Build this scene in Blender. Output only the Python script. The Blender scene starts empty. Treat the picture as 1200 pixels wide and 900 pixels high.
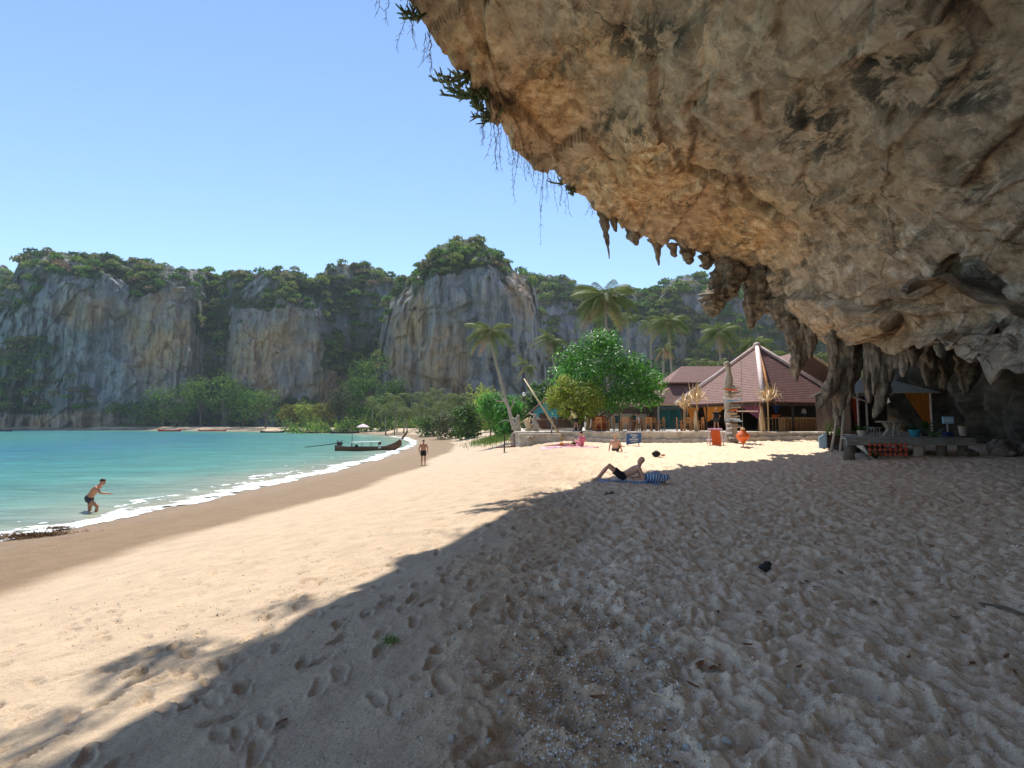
import bpy, bmesh, math, random
import numpy as np
from mathutils import Vector, Matrix, Euler

sc = bpy.context.scene
C = sc.collection
R = math.radians

# ------------------------------------------------------------------ camera, sky, sun, exposure
F = 655.0
EYE = np.array([0.0, 0.0, 3.2])
PITCH = math.atan(46 / 655)
cam = bpy.data.cameras.new('camera')
cam.sensor_width = 36; cam.lens = 36 * F / 1200; cam.clip_start = 0.05; cam.clip_end = 5000
cam_o = bpy.data.objects.new('camera', cam); C.objects.link(cam_o)
cam_o.location = EYE; cam_o.rotation_euler = (math.pi / 2 + PITCH, 0, 0)
sc.camera = cam_o

AZ, EL = R(-12), R(57)
SUN = np.array([math.sin(AZ) * math.cos(EL), math.cos(AZ) * math.cos(EL), math.sin(EL)])
w = bpy.data.worlds.new('World'); sc.world = w; w.use_nodes = True
nt = w.node_tree; bgn = nt.nodes['Background']
sky = nt.nodes.new('ShaderNodeTexSky'); sky.sky_type = 'NISHITA'; sky.sun_disc = False
sky.sun_elevation = EL; sky.sun_rotation = AZ; sky.air_density = 1.0; sky.dust_density = 0.0; sky.ozone_density = 3.5
nt.links.new(sky.outputs[0], bgn.inputs[0]); bgn.inputs[1].default_value = 0.1
sl = bpy.data.lights.new('sun', 'SUN'); sl.energy = 3.4; sl.angle = R(0.5); sl.color = (1.0, 0.95, 0.86)
so = bpy.data.objects.new('sun', sl); C.objects.link(so)
so.rotation_euler = Vector(SUN).to_track_quat('Z', 'Y').to_euler(); so.location = (0, 0, 60)
vs = sc.view_settings
vs.view_transform = 'Standard'; vs.look = 'None'; vs.exposure = 0.97; vs.gamma = 1.0; vs.use_curve_mapping = False
sc.render.engine = 'CYCLES'
cy = sc.cycles
cy.use_denoising = True; cy.max_bounces = 8; cy.diffuse_bounces = 5; cy.glossy_bounces = 2; cy.transmission_bounces = 4
cy.volume_bounces = 1; cy.transparent_max_bounces = 6; cy.caustics_reflective = False; cy.caustics_refractive = False
cy.sample_clamp_indirect = 6

# ------------------------------------------------------------------ helpers: pixels, noise, meshes
def ray(px, py):
    x = (px - 600) / F; z = (450 - py) / F
    return np.array([x, math.cos(PITCH) - z * math.sin(PITCH), math.sin(PITCH) + z * math.cos(PITCH)])
def P(px, py, d):
    r = ray(px, py); return EYE + r * (d / r[1])
def sm(a, b, x):
    t = np.clip((x - a) / (b - a), 0, 1); return t * t * (3 - 2 * t)
def _h(ix, iy, iz, seed):
    h = (ix.astype(np.int64) * 374761393 + iy.astype(np.int64) * 668265263 + iz.astype(np.int64) * 2147483647 + seed * 144665) & 0xffffffff
    h = ((h ^ (h >> 13)) * 1274126177) & 0xffffffff
    h = ((h ^ (h >> 15)) * 2246822519) & 0xffffffff
    h = h ^ (h >> 16)
    return (h & 0xffffff) / float(0xffffff)
def vnoise(p, seed=0):
    i = np.floor(p); f = p - i; u = f * f * f * (f * (f * 6 - 15) + 10)
    x, y, z = i[..., 0], i[..., 1], i[..., 2]
    r = 0
    for dx in (0, 1):
        wx = u[..., 0] if dx else 1 - u[..., 0]
        for dy in (0, 1):
            wy = u[..., 1] if dy else 1 - u[..., 1]
            for dz in (0, 1):
                wz = u[..., 2] if dz else 1 - u[..., 2]
                r = r + wx * wy * wz * _h(x + dx, y + dy, z + dz, seed)
    return r * 2 - 1
def fbm(p, octv=4, seed=0, gain=0.5):
    a, s, r = 1.0, 1.0, 0
    for k in range(octv):
        r = r + a * vnoise(p * s + 17.3 * k, seed + k); a *= gain; s *= 2.03
    return r
def ridged(p, octv=4, seed=0):
    a, s, r = 1.0, 1.0, 0
    for k in range(octv):
        r = r + a * (1 - np.abs(vnoise(p * s + 9.1 * k, seed + k)) * 2); a *= 0.5; s *= 2.1
    return r * 0.5
def facets(p, seed=0, slope=1.0):
    """slabs: each 3D cell carries its own tilted plane; returns displacement and edge distance"""
    i = np.floor(p); best = np.full(p.shape[:-1], 9.0); sec = np.full(p.shape[:-1], 9.0); val = np.zeros(p.shape[:-1])
    for dx in (-1, 0, 1):
        for dy in (-1, 0, 1):
            for dz in (-1, 0, 1):
                c = i + np.array([dx, dy, dz]); hs = [_h(c[..., 0], c[..., 1], c[..., 2], seed + k) for k in range(7)]
                q = c + np.stack(hs[:3], -1)
                v = p - q; d = np.sqrt((v ** 2).sum(-1))
                g = np.stack(hs[3:6], -1) * 2 - 1
                val_c = (v * g).sum(-1) * slope + (hs[6] - 0.5)
                m = d < best
                sec = np.where(m, best, np.minimum(sec, d)); val = np.where(m, val_c, val); best = np.where(m, d, best)
    return val, sec - best

def np_mesh(name, V, Q, col=None, smooth=True, T=None):
    V = np.ascontiguousarray(V, dtype=np.float32).reshape(-1, 3)
    me = bpy.data.meshes.new(name)
    Q = np.zeros((0, 4), np.int32) if Q is None else np.ascontiguousarray(Q, dtype=np.int32)
    T = np.zeros((0, 3), np.int32) if T is None else np.ascontiguousarray(T, dtype=np.int32)
    me.vertices.add(len(V)); me.vertices.foreach_set('co', V.ravel())
    me.loops.add(Q.size + T.size); me.loops.foreach_set('vertex_index', np.concatenate([Q.ravel(), T.ravel()]).astype(np.int32))
    me.polygons.add(len(Q) + len(T))
    st = np.concatenate([np.arange(len(Q)) * 4, Q.size + np.arange(len(T)) * 3]).astype(np.int32)
    me.polygons.foreach_set('loop_start', st)
    me.polygons.foreach_set('use_smooth', np.full(len(st), smooth, dtype=bool))
    me.update(calc_edges=True); me.validate()
    if col is not None:
        a = me.attributes.new('Col', 'FLOAT_COLOR', 'POINT')
        cc = np.ones((len(V), 4), np.float32); cc[:, :col.shape[1]] = col
        a.data.foreach_set('color', cc.ravel())
    return me
def grid_quads(nu, nv, wrap=False):
    i = np.arange(nu if wrap else nu - 1)[:, None]; j = np.arange(nv - 1)[None]
    i2 = (i + 1) % nu
    a = i * nv + j; b = i2 * nv + j
    return np.stack([a, b, b + 1, a + 1], -1).reshape(-1, 4)
def link(name, me, mat, parent=None, loc=None, rot=None, scale=None):
    o = bpy.data.objects.new(name, me); C.objects.link(o)
    if mat is not None and not me.materials: me.materials.append(mat)
    if parent is not None: o.parent = parent
    if loc is not None: o.location = loc
    if rot is not None: o.rotation_euler = rot
    if scale is not None: o.scale = scale
    return o
def tag(o, label=None, cat=None, group=None, kind=None):
    if label: o['label'] = label
    if cat: o['category'] = cat
    if group: o['group'] = group
    if kind: o['kind'] = kind
    return o
def thing(name, label, cat, loc, rz=0, group=None):
    o = bpy.data.objects.new(name, None); C.objects.link(o); o.empty_display_size = 0.2
    o.location = tuple(float(v) for v in loc); o.rotation_euler = (0, 0, rz)
    return tag(o, label, cat, group)
def copy_tree(o, parent=None):
    c = o.copy(); C.objects.link(c); c.parent = parent
    for ch in list(o.children): copy_tree(ch, c)
    return c

class MB:
    """collects shapes; build() links them as one mesh object"""
    def __init__(s): s.v = []; s.f = []
    def add(s, V, Fc):
        n = len(s.v); s.v += [tuple(float(c) for c in q) for q in V]; s.f += [tuple(int(k) + n for k in f) for f in Fc]; return s
    def box(s, c, size, rot=None, taper=1.0, bev=0.0):
        hx, hy, hz = [k / 2 for k in size]; M = Euler(rot).to_matrix() if rot is not None else None
        if bev > 0:
            bm = bmesh.new(); bmesh.ops.create_cube(bm, size=1)
            for v in bm.verts: v.co = Vector((v.co.x * size[0], v.co.y * size[1], v.co.z * size[2]))
            bmesh.ops.bevel(bm, geom=bm.edges[:], offset=min(bev, min(size) * .4), segments=1, affect='EDGES')
            V = [v.co.copy() for v in bm.verts]; Fc = [[v.index for v in f.verts] for f in bm.faces]; bm.free()
        else:
            V = []
            for z in (-1, 1):
                k = taper if z > 0 else 1
                for x, y in ((-1, -1), (1, -1), (1, 1), (-1, 1)): V.append(Vector((x * hx * k, y * hy * k, z * hz)))
            Fc = [(3, 2, 1, 0), (4, 5, 6, 7), (0, 1, 5, 4), (1, 2, 6, 5), (2, 3, 7, 6), (3, 0, 4, 7)]
        if M is not None: V = [M @ q for q in V]
        return s.add([q + Vector(c) for q in V], Fc)
    def tube(s, pts, radii, n=8, cap=True, sq=None):
        pts = [Vector(p) for p in pts]
        if not hasattr(radii, '__len__'): radii = [radii] * len(pts)
        V = []; t0 = (pts[1] - pts[0]).normalized()
        ref = Vector((0, 0, 1)) if abs(t0.z) < .9 else Vector((1, 0, 0))
        a = t0.cross(ref).normalized()
        for i, p in enumerate(pts):
            t = (pts[min(i + 1, len(pts) - 1)] - pts[max(i - 1, 0)]).normalized()
            a = (a - t * a.dot(t)).normalized(); b = t.cross(a)
            for k in range(n):
                g = 2 * math.pi * k / n
                V.append(p + (a * math.cos(g) + b * math.sin(g)) * radii[i])
        Fc = [(i * n + k, i * n + (k + 1) % n, (i + 1) * n + (k + 1) % n, (i + 1) * n + k) for i in range(len(pts) - 1) for k in range(n)]
        if cap: Fc += [tuple(range(n - 1, -1, -1)), tuple((len(pts) - 1) * n + k for k in range(n))]
        return s.add(V, Fc)
    def lathe(s, prof, c=(0, 0, 0), n=14, sx=1, sy=1):
        V = [(c[0] + r * math.cos(2 * math.pi * k / n) * sx, c[1] + r * math.sin(2 * math.pi * k / n) * sy, c[2] + z) for r, z in prof for k in range(n)]
        m = len(prof)
        Fc = [(i * n + k, i * n + (k + 1) % n, (i + 1) * n + (k + 1) % n, (i + 1) * n + k) for i in range(m - 1) for k in range(n)]
        Fc += [tuple(range(n - 1, -1, -1)), tuple((m - 1) * n + k for k in range(n))]
        return s.add(V, Fc)
    def ball(s, c, r, n=10, m=7, rot=None):
        rr = r if hasattr(r, '__len__') else (r, r, r); M = Euler(rot).to_matrix() if rot is not None else Matrix.Identity(3)
        V = []
        for i in range(m + 1):
            t = math.pi * (i + 0.001 if i == 0 else i - 0.001 if i == m else i) / m
            for k in range(n):
                g = 2 * math.pi * k / n
                V.append(M @ Vector((rr[0] * math.sin(t) * math.cos(g), rr[1] * math.sin(t) * math.sin(g), -rr[2] * math.cos(t))) + Vector(c))
        Fc = [(i * n + k, i * n + (k + 1) % n, (i + 1) * n + (k + 1) % n, (i + 1) * n + k) for i in range(m) for k in range(n)]
        Fc += [tuple(range(n - 1, -1, -1)), tuple(m * n + k for k in range(n))]
        return s.add(V, Fc)
    def prism(s, poly, y0, y1):
        n = len(poly); V = [(x, y0, z) for x, z in poly] + [(x, y1, z) for x, z in poly]
        Fc = [tuple(range(n)), tuple(range(2 * n - 1, n - 1, -1))] + [(k, k + n, (k + 1) % n + n, (k + 1) % n) for k in range(n)]
        return s.add(V, Fc)
    def mesh(s, name, smooth=False):
        me = bpy.data.meshes.new(name); me.from_pydata(s.v, [], s.f); me.update()
        bm = bmesh.new(); bm.from_mesh(me); bmesh.ops.recalc_face_normals(bm, faces=bm.faces); bm.to_mesh(me); bm.free()
        if smooth: me.polygons.foreach_set('use_smooth', [True] * len(me.polygons))
        return me
    def build(s, name, mat, parent=None, smooth=False, **k):
        return link(name, s.mesh(name, smooth), mat, parent, **k)

# ------------------------------------------------------------------ materials
def new_mat(name):
    m = bpy.data.materials.new(name); m.use_nodes = True
    return m, m.node_tree, m.node_tree.nodes['Principled BSDF']
def N(t, typ, **k):
    n = t.nodes.new(typ)
    for a, v in k.items(): setattr(n, a, v)
    return n
def texco(t, scale=(1, 1, 1), space='Object', rot=(0, 0, 0)):
    tc = N(t, 'ShaderNodeTexCoord'); mp = N(t, 'ShaderNodeMapping')
    mp.inputs['Scale'].default_value = scale; mp.inputs['Rotation'].default_value = rot
    t.links.new(tc.outputs[space], mp.inputs[0]); return mp.outputs[0]
def noise(t, vec, scale, detail=5, rough=0.55, dist=0.0):
    n = N(t, 'ShaderNodeTexNoise'); n.inputs['Scale'].default_value = scale; n.inputs['Detail'].default_value = detail
    n.inputs['Roughness'].default_value = rough; n.inputs['Distortion'].default_value = dist
    t.links.new(vec, n.inputs['Vector']); return n.outputs['Fac']
def ramp(t, fac, stops):
    r = N(t, 'ShaderNodeValToRGB'); e = r.color_ramp.elements
    while len(e) < len(stops): e.new(0.5)
    for k, (p, c) in zip(e, stops):
        k.position = p; k.color = (*c, 1) if hasattr(c, '__len__') else (c, c, c, 1)
    t.links.new(fac, r.inputs[0]); return r.outputs[0]
def mix(t, fac, a, b, mode='MIX'):
    m = N(t, 'ShaderNodeMix', data_type='RGBA', blend_type=mode)
    for s, v in ((m.inputs[0], fac), (m.inputs[6], a), (m.inputs[7], b)):
        if isinstance(v, (int, float)): s.default_value = v
        elif isinstance(v, tuple): s.default_value = (*v, 1)
        else: t.links.new(v, s)
    return m.outputs[2]
def bump(t, b, h, strength=0.5, dist=0.05, prev=None):
    n = N(t, 'ShaderNodeBump'); n.inputs['Strength'].default_value = strength; n.inputs['Distance'].default_value = dist
    t.links.new(h, n.inputs['Height'])
    if prev is not None: t.links.new(prev, n.inputs['Normal'])
    t.links.new(n.outputs[0], b.inputs['Normal']); return n.outputs[0]
def attr(t, name='Col'):
    a = N(t, 'ShaderNodeAttribute'); a.attribute_name = name; return a.outputs['Color']
def simple(name, col, rough=0.7, var=0.25, scale=6, bmp=0.2, stretch=(1, 1, 1), spec=0.3, trans=0.0):
    m, t, b = new_mat(name)
    v = texco(t, stretch); f = noise(t, v, scale, 6, 0.6)
    lo = tuple(c * (1 - var) for c in col); hi = tuple(min(1, c * (1 + var)) for c in col)
    t.links.new(ramp(t, f, [(0.3, lo), (0.7, hi)]), b.inputs['Base Color'])
    b.inputs['Roughness'].default_value = rough; b.inputs['Specular IOR Level'].default_value = spec
    if bmp: bump(t, b, f, bmp, 0.03)
    if trans:
        _translucent(m, t, b, trans)
    return m
def _translucent(m, t, b, amount, colsock=None):
    out = t.nodes['Material Output']; tr = N(t, 'ShaderNodeBsdfTranslucent'); mx = N(t, 'ShaderNodeMixShader')
    src = b.inputs['Base Color'].links[0].from_socket
    t.links.new(src, tr.inputs[0]); mx.inputs[0].default_value = amount
    t.links.new(b.outputs[0], mx.inputs[1]); t.links.new(tr.outputs[0], mx.inputs[2]); t.links.new(mx.outputs[0], out.inputs[0])
def leaf_mat(name, rough=0.45, trans=0.35, spec=0.4):
    m, t, b = new_mat(name)
    c = attr(t); v = texco(t); f = noise(t, v, 3.0, 2)
    t.links.new(mix(t, 0.35, c, mix(t, 1.0, c, ramp(t, f, [(0.3, 0.5), (0.7, 1.4)]), 'MULTIPLY')), b.inputs['Base Color'])
    b.inputs['Roughness'].default_value = rough; b.inputs['Specular IOR Level'].default_value = spec
    _translucent(m, t, b, trans); return m

M = {}
# sand
m, t, b = new_mat('sand'); v = texco(t)
c = attr(t)
g1 = noise(t, v, 45, 6, 0.7); g2 = noise(t, v, 2.2, 5, 0.6); g3 = noise(t, v, 260, 2, 0.6)
cc = mix(t, 1.0, c, ramp(t, g1, [(0.25, 0.72), (0.55, 1.0), (0.78, 1.18)]), 'MULTIPLY')
cc = mix(t, 1.0, cc, ramp(t, g2, [(0.3, 0.88), (0.7, 1.1)]), 'MULTIPLY')
cc = mix(t, 1.0, cc, ramp(t, g3, [(0.3, 0.8), (0.7, 1.15)]), 'MULTIPLY')
t.links.new(cc, b.inputs['Base Color']); 
al = N(t, 'ShaderNodeAttribute'); al.attribute_name = 'Col'
mr = N(t, 'ShaderNodeMapRange'); mr.inputs[1].default_value = 0; mr.inputs[2].default_value = 1; mr.inputs[3].default_value = 0.9; mr.inputs[4].default_value = 0.68
t.links.new(al.outputs['Alpha'], mr.inputs[0]); t.links.new(mr.outputs[0], b.inputs['Roughness'])
b.inputs['Specular IOR Level'].default_value = 0.14
b1 = bump(t, b, g1, 0.7, 0.014); b2 = bump(t, b, noise(t, v, 9, 5, 0.6), 0.5, 0.06, b1); bump(t, b, noise(t, v, 22, 4, 0.6), 0.4, 0.02, b2)
M['sand'] = m
# sea
m, t, b = new_mat('sea'); v = texco(t, (0.35, 1, 1)); v2 = texco(t, (0.6, 1, 1))
c = attr(t); w1 = noise(t, v, 0.9, 5, 0.6, 0.4); w2 = noise(t, v2, 4.5, 4, 0.6)
vb = texco(t, (0.25, 1, 1)); wb = noise(t, vb, 0.25, 4, 0.5)
cc = mix(t, 1.0, c, ramp(t, wb, [(0.3, 0.82), (0.7, 1.15)]), 'MULTIPLY')
cc = mix(t, 1.0, cc, ramp(t, w1, [(0.3, 0.8), (0.7, 1.2)]), 'MULTIPLY')
t.links.new(cc, b.inputs['Base Color'])
b.inputs['Roughness'].default_value = 0.22; b.inputs['Specular IOR Level'].default_value = 0.28
b1 = bump(t, b, w1, 0.55, 0.25); bump(t, b, w2, 0.4, 0.06, b1)
M['sea'] = m
M['foam'] = simple('foam', (0.82, 0.84, 0.83), 0.8, 0.12, 9, 0.6)
# near overhang limestone
m, t, b = new_mat('overhang_rock'); v = texco(t)
c = attr(t)
n1 = noise(t, v, 0.35, 8, 0.62, 0.6); n2 = noise(t, v, 1.6, 8, 0.68, 0.3); n3 = noise(t, v, 7, 6, 0.7)
sv = texco(t, (1.0, 0.35, 1.2), rot=(0.2, 0.5, 0.6)); ns = noise(t, sv, 1.5, 7, 0.7, 0.8)
base = ramp(t, n1, [(0.25, (0.30, 0.21, 0.14)), (0.42, (0.44, 0.335, 0.235)), (0.55, (0.39, 0.31, 0.235)), (0.72, (0.54, 0.425, 0.31))])
sep = N(t, 'ShaderNodeSeparateColor'); t.links.new(c, sep.inputs[0])
orange = ramp(t, n2, [(0.3, (0.40, 0.21, 0.085)), (0.5, (0.52, 0.33, 0.17)), (0.7, (0.60, 0.46, 0.29))])
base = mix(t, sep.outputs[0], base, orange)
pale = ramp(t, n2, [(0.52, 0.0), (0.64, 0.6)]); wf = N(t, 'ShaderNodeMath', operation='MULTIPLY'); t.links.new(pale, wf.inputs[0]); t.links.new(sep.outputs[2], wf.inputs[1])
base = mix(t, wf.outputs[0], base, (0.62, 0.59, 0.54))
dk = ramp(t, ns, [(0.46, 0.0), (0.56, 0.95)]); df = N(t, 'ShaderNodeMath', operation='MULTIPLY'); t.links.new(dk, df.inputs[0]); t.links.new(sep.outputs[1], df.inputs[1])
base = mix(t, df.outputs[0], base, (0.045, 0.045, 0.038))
wv_ = N(t, 'ShaderNodeVectorMath', operation='ADD'); nc = N(t, 'ShaderNodeTexNoise'); nc.inputs['Scale'].default_value = .7; nc.inputs['Detail'].default_value = 6; t.links.new(v, nc.inputs['Vector'])
sc_ = N(t, 'ShaderNodeVectorMath', operation='SCALE'); sc_.inputs['Scale'].default_value = 1.6; t.links.new(nc.outputs['Color'], sc_.inputs[0]); t.links.new(v, wv_.inputs[0]); t.links.new(sc_.outputs[0], wv_.inputs[1])
def cracks(scale, w_, amount):
    vo = N(t, 'ShaderNodeTexVoronoi', feature='DISTANCE_TO_EDGE'); vo.inputs['Scale'].default_value = scale; t.links.new(wv_.outputs[0], vo.inputs['Vector'])
    return ramp(t, vo.outputs['Distance'], [(0.0, amount), (w_, 1.0)])
base = mix(t, 1.0, base, mix(t, ramp(t, n1, [(.42, 0.0), (.52, 1.0)]), cracks(.33, .022, .3), (1.0, 1.0, 1.0)), 'MULTIPLY')
base = mix(t, 1.0, base, mix(t, ramp(t, n2, [(.40, 0.0), (.55, 1.0)]), cracks(1.3, .035, .5), (1.0, 1.0, 1.0)), 'MULTIPLY')
pits = ramp(t, n3, [(0.26, 0.25), (0.40, 1.0), (0.75, 1.25)])
base = mix(t, 0.85, base, mix(t, 1.0, base, pits, 'MULTIPLY'))
base = mix(t, 1.0, base, ramp(t, n2, [(.28, .62), (.5, 1.0), (.72, 1.3)]), 'MULTIPLY')
t.links.new(base, b.inputs['Base Color']); b.inputs['Roughness'].default_value = 0.9; b.inputs['Specular IOR Level'].default_value = 0.2
b1 = bump(t, b, n2, 0.8, 0.25); b2 = bump(t, b, n3, 0.7, 0.06, b1); bump(t, b, noise(t, v, 28, 5, 0.7), 0.5, 0.015, b2)
M['rock'] = m
# stalactites: darker, streaked downward
m, t, b = new_mat('stalactite_rock'); v = texco(t, (1, 1, 0.18)); v2 = texco(t)
s1 = noise(t, v, 4.5, 7, 0.7, 0.5); s2 = noise(t, v2, 2.0, 6, 0.65)
base = ramp(t, s1, [(0.28, (0.05, 0.042, 0.032)), (0.45, (0.17, 0.135, 0.098)), (0.58, (0.28, 0.225, 0.165)), (0.75, (0.46, 0.40, 0.32))])
base = mix(t, ramp(t, s2, [(0.50, 0.0), (0.64, 0.7)]), base, (0.07, 0.062, 0.05))
t.links.new(base, b.inputs['Base Color']); b.inputs['Roughness'].default_value = 0.92
b1 = bump(t, b, s1, 0.9, 0.12); bump(t, b, noise(t, v2, 12, 6, 0.7), 0.6, 0.03, b1)
M['stal'] = m
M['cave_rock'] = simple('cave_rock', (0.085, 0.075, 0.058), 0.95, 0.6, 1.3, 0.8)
# far cliffs
m, t, b = new_mat('cliff_rock'); v = texco(t, (1, 1, 0.12)); v2 = texco(t)
c = attr(t); sep = N(t, 'ShaderNodeSeparateColor'); t.links.new(c, sep.inputs[0])
s1 = noise(t, v, 0.22, 8, 0.7, 0.3); s2 = noise(t, v, 0.6, 7, 0.7); s3 = noise(t, v2, 0.06, 6, 0.6)
grey = ramp(t, s1, [(0.3, (0.07, 0.078, 0.09)), (0.45, (0.20, 0.205, 0.215)), (0.6, (0.33, 0.32, 0.31)), (0.75, (0.52, 0.50, 0.46))])
warm = ramp(t, s2, [(0.28, (0.16, 0.10, 0.06)), (0.45, (0.42, 0.25, 0.12)), (0.6, (0.55, 0.38, 0.22)), (0.75, (0.60, 0.50, 0.38))])
wm = N(t, 'ShaderNodeMath', operation='MULTIPLY'); t.links.new(sep.outputs[1], wm.inputs[0]); t.links.new(ramp(t, s3, [(0.35, 0.2), (0.6, 1.0)]), wm.inputs[1])
base = mix(t, wm.outputs[0], grey, warm)
base = mix(t, ramp(t, noise(t, v, 0.35, 6, 0.7), [(0.55, 0.0), (0.66, 0.75)]), base, (0.055, 0.06, 0.065))
base = mix(t, sep.outputs[0], base, ramp(t, noise(t, v2, 0.5, 6, 0.7), [(0.3, (0.018, 0.03, 0.012)), (0.7, (0.07, 0.095, 0.03))]))
t.links.new(base, b.inputs['Base Color']); b.inputs['Roughness'].default_value = 0.95
b1 = bump(t, b, s1, 0.9, 2.0); bump(t, b, s2, 0.8, 0.8, b1)
M['cliff'] = m
M['leaf'] = leaf_mat('leaf', 0.55, 0.45, 0.2); M['glossy_leaf'] = leaf_mat('glossy_leaf', 0.42, 0.42, 0.35); M['far_leaf'] = leaf_mat('far_leaf', 0.8, 0.4, 0.08)
M['frond'] = simple('palm_frond', (0.13, 0.165, 0.045), 0.6, 0.4, 1.5, 0, trans=0.35, spec=0.15)
M['frond_dry'] = simple('dry_palm_frond', (0.36, 0.25, 0.12), 0.7, 0.3, 2, 0, trans=0.3)
M['trunk_palm'] = simple('palm_trunk', (0.34, 0.29, 0.23), 0.9, 0.35, 5, 0.8, (1, 1, 3))
M['bark'] = simple('bark', (0.16, 0.125, 0.09), 0.9, 0.4, 6, 0.8, (1, 1, .3))
M['drift'] = simple('driftwood', (0.42, 0.36, 0.29), 0.9, 0.3, 5, 0.7, (1, 1, .25))
M['wood'] = simple('oiled_wood', (0.46, 0.22, 0.08), 0.55, 0.3, 6, 0.3, (1, 1, .2))
M['bamboo'] = simple('bamboo', (0.50, 0.36, 0.18), 0.5, 0.25, 5, 0.2, (1, 1, .2))
M['darkwood'] = simple('dark_wood', (0.07, 0.045, 0.03), 0.7, 0.4, 6, 0.3, (1, 1, .2))
M['plank'] = simple('grey_plank', (0.30, 0.28, 0.25), 0.85, 0.35, 5, 0.5, (.2, 1, 1))
M['straw'] = simple('dry_straw', (0.66, 0.50, 0.30), 0.8, 0.35, 12, 0.4, (1, 1, .15))
M['concrete'] = simple('old_concrete', (0.55, 0.49, 0.41), 0.9, 0.3, 3, 0.6)
M['roof'] = simple('brown_shingle', (0.20, 0.105, 0.085), 0.8, 0.2, 3, 0.3)
M['roof_b'] = simple('purple_brown_shingle', (0.22, 0.11, 0.095), 0.75, 0.22, 3, 0.3)
M['roof_pale'] = simple('pale_roof_sheet', (0.42, 0.46, 0.42), 0.6, 0.15, 3, 0.2)
M['ridge'] = simple('pale_pink_ridge_cloth', (0.78, 0.62, 0.58), 0.8, 0.15, 4, 0.2)
M['ridge_orange'] = simple('orange_ridge_cloth', (0.62, 0.28, 0.10), 0.8, 0.2, 4, 0.2)
M['orange_cloth'] = simple('orange_curtain', (0.75, 0.26, 0.03), 0.85, 0.2, 5, 0.2, (1, 1, .1), trans=0.3)
M['purple_cloth'] = simple('purple_curtain', (0.35, 0.10, 0.16), 0.85, 0.2, 5, 0.2, (1, 1, .1), trans=0.3)
M['red_cloth'] = simple('red_curtain', (0.45, 0.07, 0.03), 0.85, 0.2, 5, 0.2, (1, 1, .1))
M['navy_cloth'] = simple('navy_cloth', (0.02, 0.035, 0.14), 0.85, 0.2, 5, 0.2)
M['pink_cloth'] = simple('pink_cloth', (0.75, 0.25, 0.35), 0.9, 0.25, 9, 0.3)
M['lilac_cloth'] = simple('lilac_cloth', (0.72, 0.45, 0.68), 0.9, 0.2, 9, 0.3)
M['white_cloth'] = simple('white_cloth', (0.78, 0.76, 0.72), 0.9, 0.1, 9, 0.3)
M['black_cloth'] = simple('black_cloth', (0.018, 0.018, 0.02), 0.8, 0.3, 9, 0.3)
M['charcoal_cloth'] = simple('charcoal_cloth', (0.05, 0.05, 0.06), 0.8, 0.3, 9, 0.3)
M['yellow_cloth'] = simple('yellow_cloth', (0.74, 0.72, 0.30), 0.85, 0.12, 9, 0.3)
M['cream_wall'] = simple('cream_wall', (0.66, 0.62, 0.52), 0.85, 0.08, 2, 0.1)
M['teal_wall'] = simple('teal_wall', (0.05, 0.30, 0.38), 0.7, 0.15, 2, 0.1)
M['blue_sign'] = simple('blue_board', (0.05, 0.13, 0.30), 0.6, 0.12, 4, 0.1)
M['sign_white'] = simple('white_lettering', (0.80, 0.82, 0.84), 0.6, 0.03, 4, 0)
M['lightblue'] = simple('light_blue_paint', (0.35, 0.55, 0.75), 0.6, 0.15, 5, 0.1)
M['buoy'] = simple('orange_buoy', (0.72, 0.14, 0.03), 0.45, 0.2, 4, 0.2, spec=0.4)
M['float_red'] = simple('red_float', (0.55, 0.06, 0.02), 0.35, 0.2, 6, 0.1, spec=0.5)
M['rope'] = simple('rope', (0.30, 0.25, 0.18), 0.9, 0.2, 30, 0.3)
M['metal'] = simple('grey_metal', (0.35, 0.36, 0.37), 0.4, 0.15, 6, 0.1, spec=0.6)
M['boat_wood'] = simple('boat_hull_wood', (0.14, 0.065, 0.035), 0.6, 0.35, 3, 0.3, (.2, 1, 1))
M['boat_dark'] = simple('boat_dark_paint', (0.04, 0.03, 0.025), 0.6, 0.3, 3, 0.2)
M['boat_red'] = simple('red_boat_paint', (0.55, 0.05, 0.03), 0.5, 0.2, 3, 0.1)
M['skin'] = simple('tanned_skin', (0.45, 0.20, 0.115), 0.5, 0.08, 5, 0.05, spec=0.35)
M['skin_pale'] = simple('pale_skin', (0.64, 0.35, 0.235), 0.5, 0.08, 5, 0.05, spec=0.35)
M['hair'] = simple('dark_hair', (0.035, 0.025, 0.018), 0.6, 0.3, 30, 0.3)
M['hair_grey'] = simple('grey_hair', (0.20, 0.17, 0.14), 0.6, 0.3, 30, 0.3)
M['blond'] = simple('blond_hair', (0.50, 0.33, 0.15), 0.6, 0.2, 30, 0.3)
M['stone'] = simple('pale_coral_stone', (0.55, 0.52, 0.47), 0.85, 0.25, 18, 0.5)
M['dark_stone'] = simple('dark_stone', (0.035, 0.035, 0.035), 0.7, 0.4, 14, 0.6)
M['dry_leaf'] = simple('dead_leaf', (0.22, 0.10, 0.045), 0.7, 0.4, 20, 0.3)
M['weed'] = simple('seaweed', (0.26, 0.16, 0.09), 0.8, 0.4, 12, 0.4)
M['plastic_white'] = simple('white_plastic', (0.75, 0.75, 0.73), 0.4, 0.08, 4, 0)
M['vine'] = simple('dry_vine', (0.13, 0.10, 0.075), 0.9, 0.3, 10, 0.2)
m, t, b = new_mat('teal_glass'); v = texco(t)
t.links.new(ramp(t, noise(t, v, 0.8, 2), [(0.3, (0.01, 0.09, 0.09)), (0.7, (0.02, 0.16, 0.15))]), b.inputs['Base Color'])
b.inputs['Roughness'].default_value = 0.06; b.inputs['Specular IOR Level'].default_value = 0.8
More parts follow.
